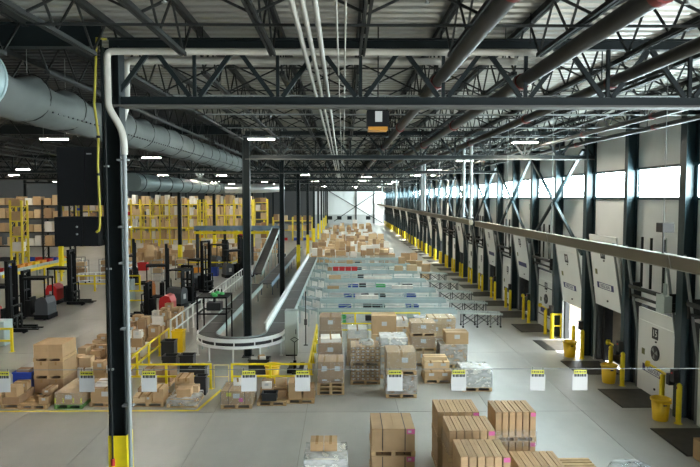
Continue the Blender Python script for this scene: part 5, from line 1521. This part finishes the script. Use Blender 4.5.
for i, (x, y, l) in enumerate(CAGES):
    for q, z in enumerate((0.15, 0.73, 1.28)):
        carton(x, y, z, 0.6, 0.5, (0.4, 0.35, 0.3)[q], R.choice((0, 1, 2, 3)), 'carton on the %s shelf of the %s' % (['bottom', 'middle', 'top'][q], l), 'cartons in roll cages', 0, False)
# ---- far carton field beyond the lanes (too many and too small to be single things)
for y in (60.5, 62.5, 64.5, 67, 69.5, 72.5, 76, 80, 85, 91, 98, 106, 115, 126):
    x = -3.0 + R.uniform(0, 0.5)
    while x < 5.3:
        if R.random() < 0.9:
            z = 0.0
            w = R.choice((0.7, 0.9, 1.0, 1.1)); d = R.choice((0.7, 0.9, 1.0))
            for t in range(R.choice((1, 1, 2, 2, 3))):
                h = R.choice((0.3, 0.45, 0.55, 0.7))
                for q in ((-0.25, 0.25) if R.random() < 0.4 else (0,)):
                    far_carton(x + q * w, y + 0.5, z, w * (0.48 if q else 1), d, h, R.choice((0, 0, 1, 1, 2, 2, 3)), R.uniform(-0.05, 0.05) if not q else 0)
                z += h; w = max(0.5, w - R.choice((0, 0.1, 0.2)))
        x += R.uniform(1.15, 1.4)
# strays by the lane ends
for x, y, w, h in ((6.4, 48.2, 0.6, 0.5), (7.0, 52, 0.7, 0.8), (6.3, 57, 0.8, 0.6), (7.1, 57.5, 0.6, 0.5), (6.2, 61, 0.9, 0.9), (7.3, 63.5, 0.7, 0.7)):
    carton(x, y, 0, w, 0.6, h, R.choice((0, 1)), 'brown carton on the floor beyond the portable conveyors', 'strays by the lane ends', R.uniform(-0.3, 0.3))

# ================================================================== RACKS
def rack(label, x0, y, nb, bw, levels, dep, post_m, clab, cgrp, per, hs, ks, colour_bins=False):
    r = thing('pallet_rack', label, 'rack', (x0, y, 0))
    top = levels[-1] + 0.5
    for i in range(nb + 1):
        for yy in (0, dep):
            ob('upright_post', cached(('rup', top, post_m.name), lambda: MB().box(-0.08, 0.08, -0.06, 0.06, 0, top).mesh('upright_post', post_m)), parent=r, loc=(i * bw, yy, 0))
        def lace():
            b = MB(); zz = 0.2
            while zz < top - 0.8:
                b.bar((0, 0, zz), (0, dep, zz + 0.7), 0.03); zz += 0.7
            return b.mesh('upright_lacing', post_m)
        ob('upright_lacing', cached(('rlc', top, dep, post_m.name), lace), parent=r, loc=(i * bw, 0, 0))
    for z in levels[1:]:
        for yy in (-0.03, dep + 0.03):
            ob('beam', cached(('rbm', nb, bw, post_m.name), lambda: MB().box(0, nb * bw, -0.03, 0.03, -0.12, 0).mesh('beam', post_m)), parent=r, loc=(0, yy, z))
        ob('shelf_deck', cached(('rsd', nb, bw, dep), lambda: MB().box(0.05, nb * bw - 0.05, 0.0, dep, -0.05, 0).mesh('shelf_deck', M_WOOD)), parent=r, loc=(0, 0, z))
    for li, z in enumerate(levels):
        for i in range(nb):
            wv = (bw - 0.2) / per
            for q in range(per):
                if R.random() < 0.1: continue
                w = round(wv * R.choice((0.75, 0.85, 0.95)), 1)
                x = x0 + i * bw + 0.1 + wv * (q + 0.5)
                if colour_bins and li == 0 or R.random() < 0.06:
                    tote(x, y + dep * 0.4, z, w, 0.5, 0.4, R.choice((M_BLUE, M_RED, M_ORANGE, M_TOTE, M_BARREL)), 'coloured tote on the shelves of ' + clab, 'totes on ' + clab)
                else:
                    far_carton(x, y + dep * 0.4, z, w, 0.8, R.choice(hs), R.choice(ks))
LV = [0.02, 1.6, 3.0, 4.35, 5.65]
rack('dark pallet rack full of cartons at the left edge', -35.3, 62, 3, 2.7, LV, 1.1, M_STEELG, 'the dark left rack', 'cartons on the left rack', 3, (0.7, 0.85, 1.0), (0, 0, 1, 1, 2, 3), True)
rack('yellow ladder-like rack frame cut by the left edge', -29.6, 55.5, 1, 1.0, [0.02, 1.6, 3.0, 4.35, 5.65], 1.0, M_YELR, 'the yellow ladder rack', 'cartons on the ladder rack', 1, (0.6, 0.8), (0, 3), True)
rack('long yellow rack wall right of the foreground column', -25.6, 72, 8, 1.1, LV, 1.1, M_YELR, 'the long yellow rack wall', 'cartons on the yellow rack wall', 2, (0.7, 0.9, 1.05), (0, 1, 1, 1, 3), False)
rack('yellow rack block behind the overhead conveyor', -16.3, 74, 5, 1.1, LV, 1.1, M_YELR, 'the yellow rack behind the overhead conveyor', 'cartons on the yellow rack block', 2, (0.7, 0.9, 1.05), (0, 1, 1, 1, 3), False)
rack('low far rack behind the receding columns', -10.4, 92, 4, 1.45, [0.02, 1.6, 3.0], 1.1, M_YELR, 'the low far rack', 'cartons on the low far rack', 2, (0.7, 0.9), (0, 1, 2, 2), True)

# totes on the left background conveyor
for i in range(12):
    tote(-25.2, 42.3 + 1.2 * i, 0.852, 0.5, 0.7, 0.32, (M_ORANGE, M_BARREL, M_ORANGE, M_RED, M_BLUE, M_ORANGE)[i % 6], '%s tote riding the pale conveyor before the left racks' % ('blue' if i % 6 == 4 else 'red' if i % 6 == 3 else 'orange-yellow'), 'totes on the left background conveyor')
# clutter of low cartons in the left background
for i in range(90):
    x = R.uniform(-23, -9.5); y = R.uniform(58.5, 72)
    if R.random() < 0.5 and y < 60 and x > -15: y = 66
    gx = round(x / 1.3) * 1.3; gy_ = round(y / 1.5) * 1.5
    if (gx, gy_) in CACHE: continue
    CACHE[(gx, gy_)] = 1
    if abs(gx + 13.95) < 0.9 and abs(gy_ - 67.3) < 1.2: continue
    if -14.2 < gx < -5.6 and gy_ < 60.2: continue
    h1 = R.choice((0.5, 0.8, 1.1))
    far_carton(gx, gy_, 0, 0.9, 0.8, h1, R.choice((0, 0, 1, 2)))
    if R.random() < 0.6: far_carton(gx, gy_, h1, 0.7, 0.6, 0.5, R.choice((0, 1, 3)), 0.1)
# packing benches between handrail and incline
for i, (x, y) in enumerate(((-8.6, 62.5), (-7.9, 66.5), (-6.6, 61.0))):
    t = thing('packing_bench', 'cluttered packing bench behind the incline, %s' % ['leftmost', 'rearmost', 'nearest the belt'][i], 'bench', (x, y, 0), 0, 'packing benches')
    ob('top', MB().box(-0.9, 0.9, 0, 0.8, 0.85, 0.9), M_CONV, t)
    for a in (-0.85, 0.85):
        for b in (0.05, 0.75): ob('leg', MB().box(a - 0.03, a + 0.03, b - 0.03, b + 0.03, 0, 0.85), M_STEELG, t)
    for q in range(3):
        far_carton(x - 0.6 + 0.6 * q, y + 0.4, 0.9, 0.45, 0.5, R.choice((0.3, 0.5, 0.6)), R.choice((0, 1, 2)))
# back rows of shelving, then all distant cartons as one
rack('rear yellow rack row closing the left background', -44, 98, 16, 2.0, LV, 1.1, M_YELR, 'the rear rack row', 'x', 2, (0.7, 0.9, 1.0), (0, 1, 2, 3), False)
fm = MB(); idx_m = []
for k in range(4):
    fm.add(FAR[k].v, FAR[k].f); idx_m += [k] * len(FAR[k].f)
me = fm.mesh('distant_cartons', island_vary(M_KR[0], 'kraft_far_a'))
for k, nm_ in ((1, 'kraft_far_b'), (2, 'kraft_far_c'), (3, 'kraft_far_d')): me.materials.append(island_vary(M_KR[k], nm_))
me.polygons.foreach_set('material_index', idx_m)
fo = stuff(tag(ob('distant_cartons', me), 'countless small distant cartons on the racks and beyond the roller lanes', 'boxes'))

# yellow stanchions and loose totes in the left aisle
for i, (x, y) in enumerate(((-22.4, 46.5), (-21.6, 47.5), (-20.6, 44.5), (-22.9, 50.5), (-19.0, 52.5), (-12.0, 46.0))):
    st_ = thing('stanchion', 'short yellow stanchion in the aisle before the left racks', 'post', (x, y, 0), 0, 'yellow stanchions')
    ob('post', cached('stn', lambda: MB().tube((0, 0, 0.03), (0, 0, 1.15), 0.07, 10).mesh('post', M_YEL)), parent=st_)
    ob('foot', cached('stnf', lambda: MB().tube((0, 0, 0), (0, 0, 0.03), 0.16, 12).mesh('foot', M_YEL)), parent=st_)
for i, (x, y, m_, l) in enumerate(((-19.2, 55, M_BLUE, 'blue tote on the floor behind the roll cages'), (-17.6, 54.5, M_RED, 'red tote on the floor behind the roll cages'), (-16.2, 55.5, M_ORANGE, 'orange tote on the floor behind the roll cages'),
                                   (-11.8, 50.3, M_ORANGE, 'orange tote on the floor before the overhead conveyor'), (-10.6, 50.6, M_BLUE, 'blue tote on the floor before the overhead conveyor'))):
    tote(x, y, 0, 0.8, 0.6, 0.7, m_, l, 'loose floor totes')
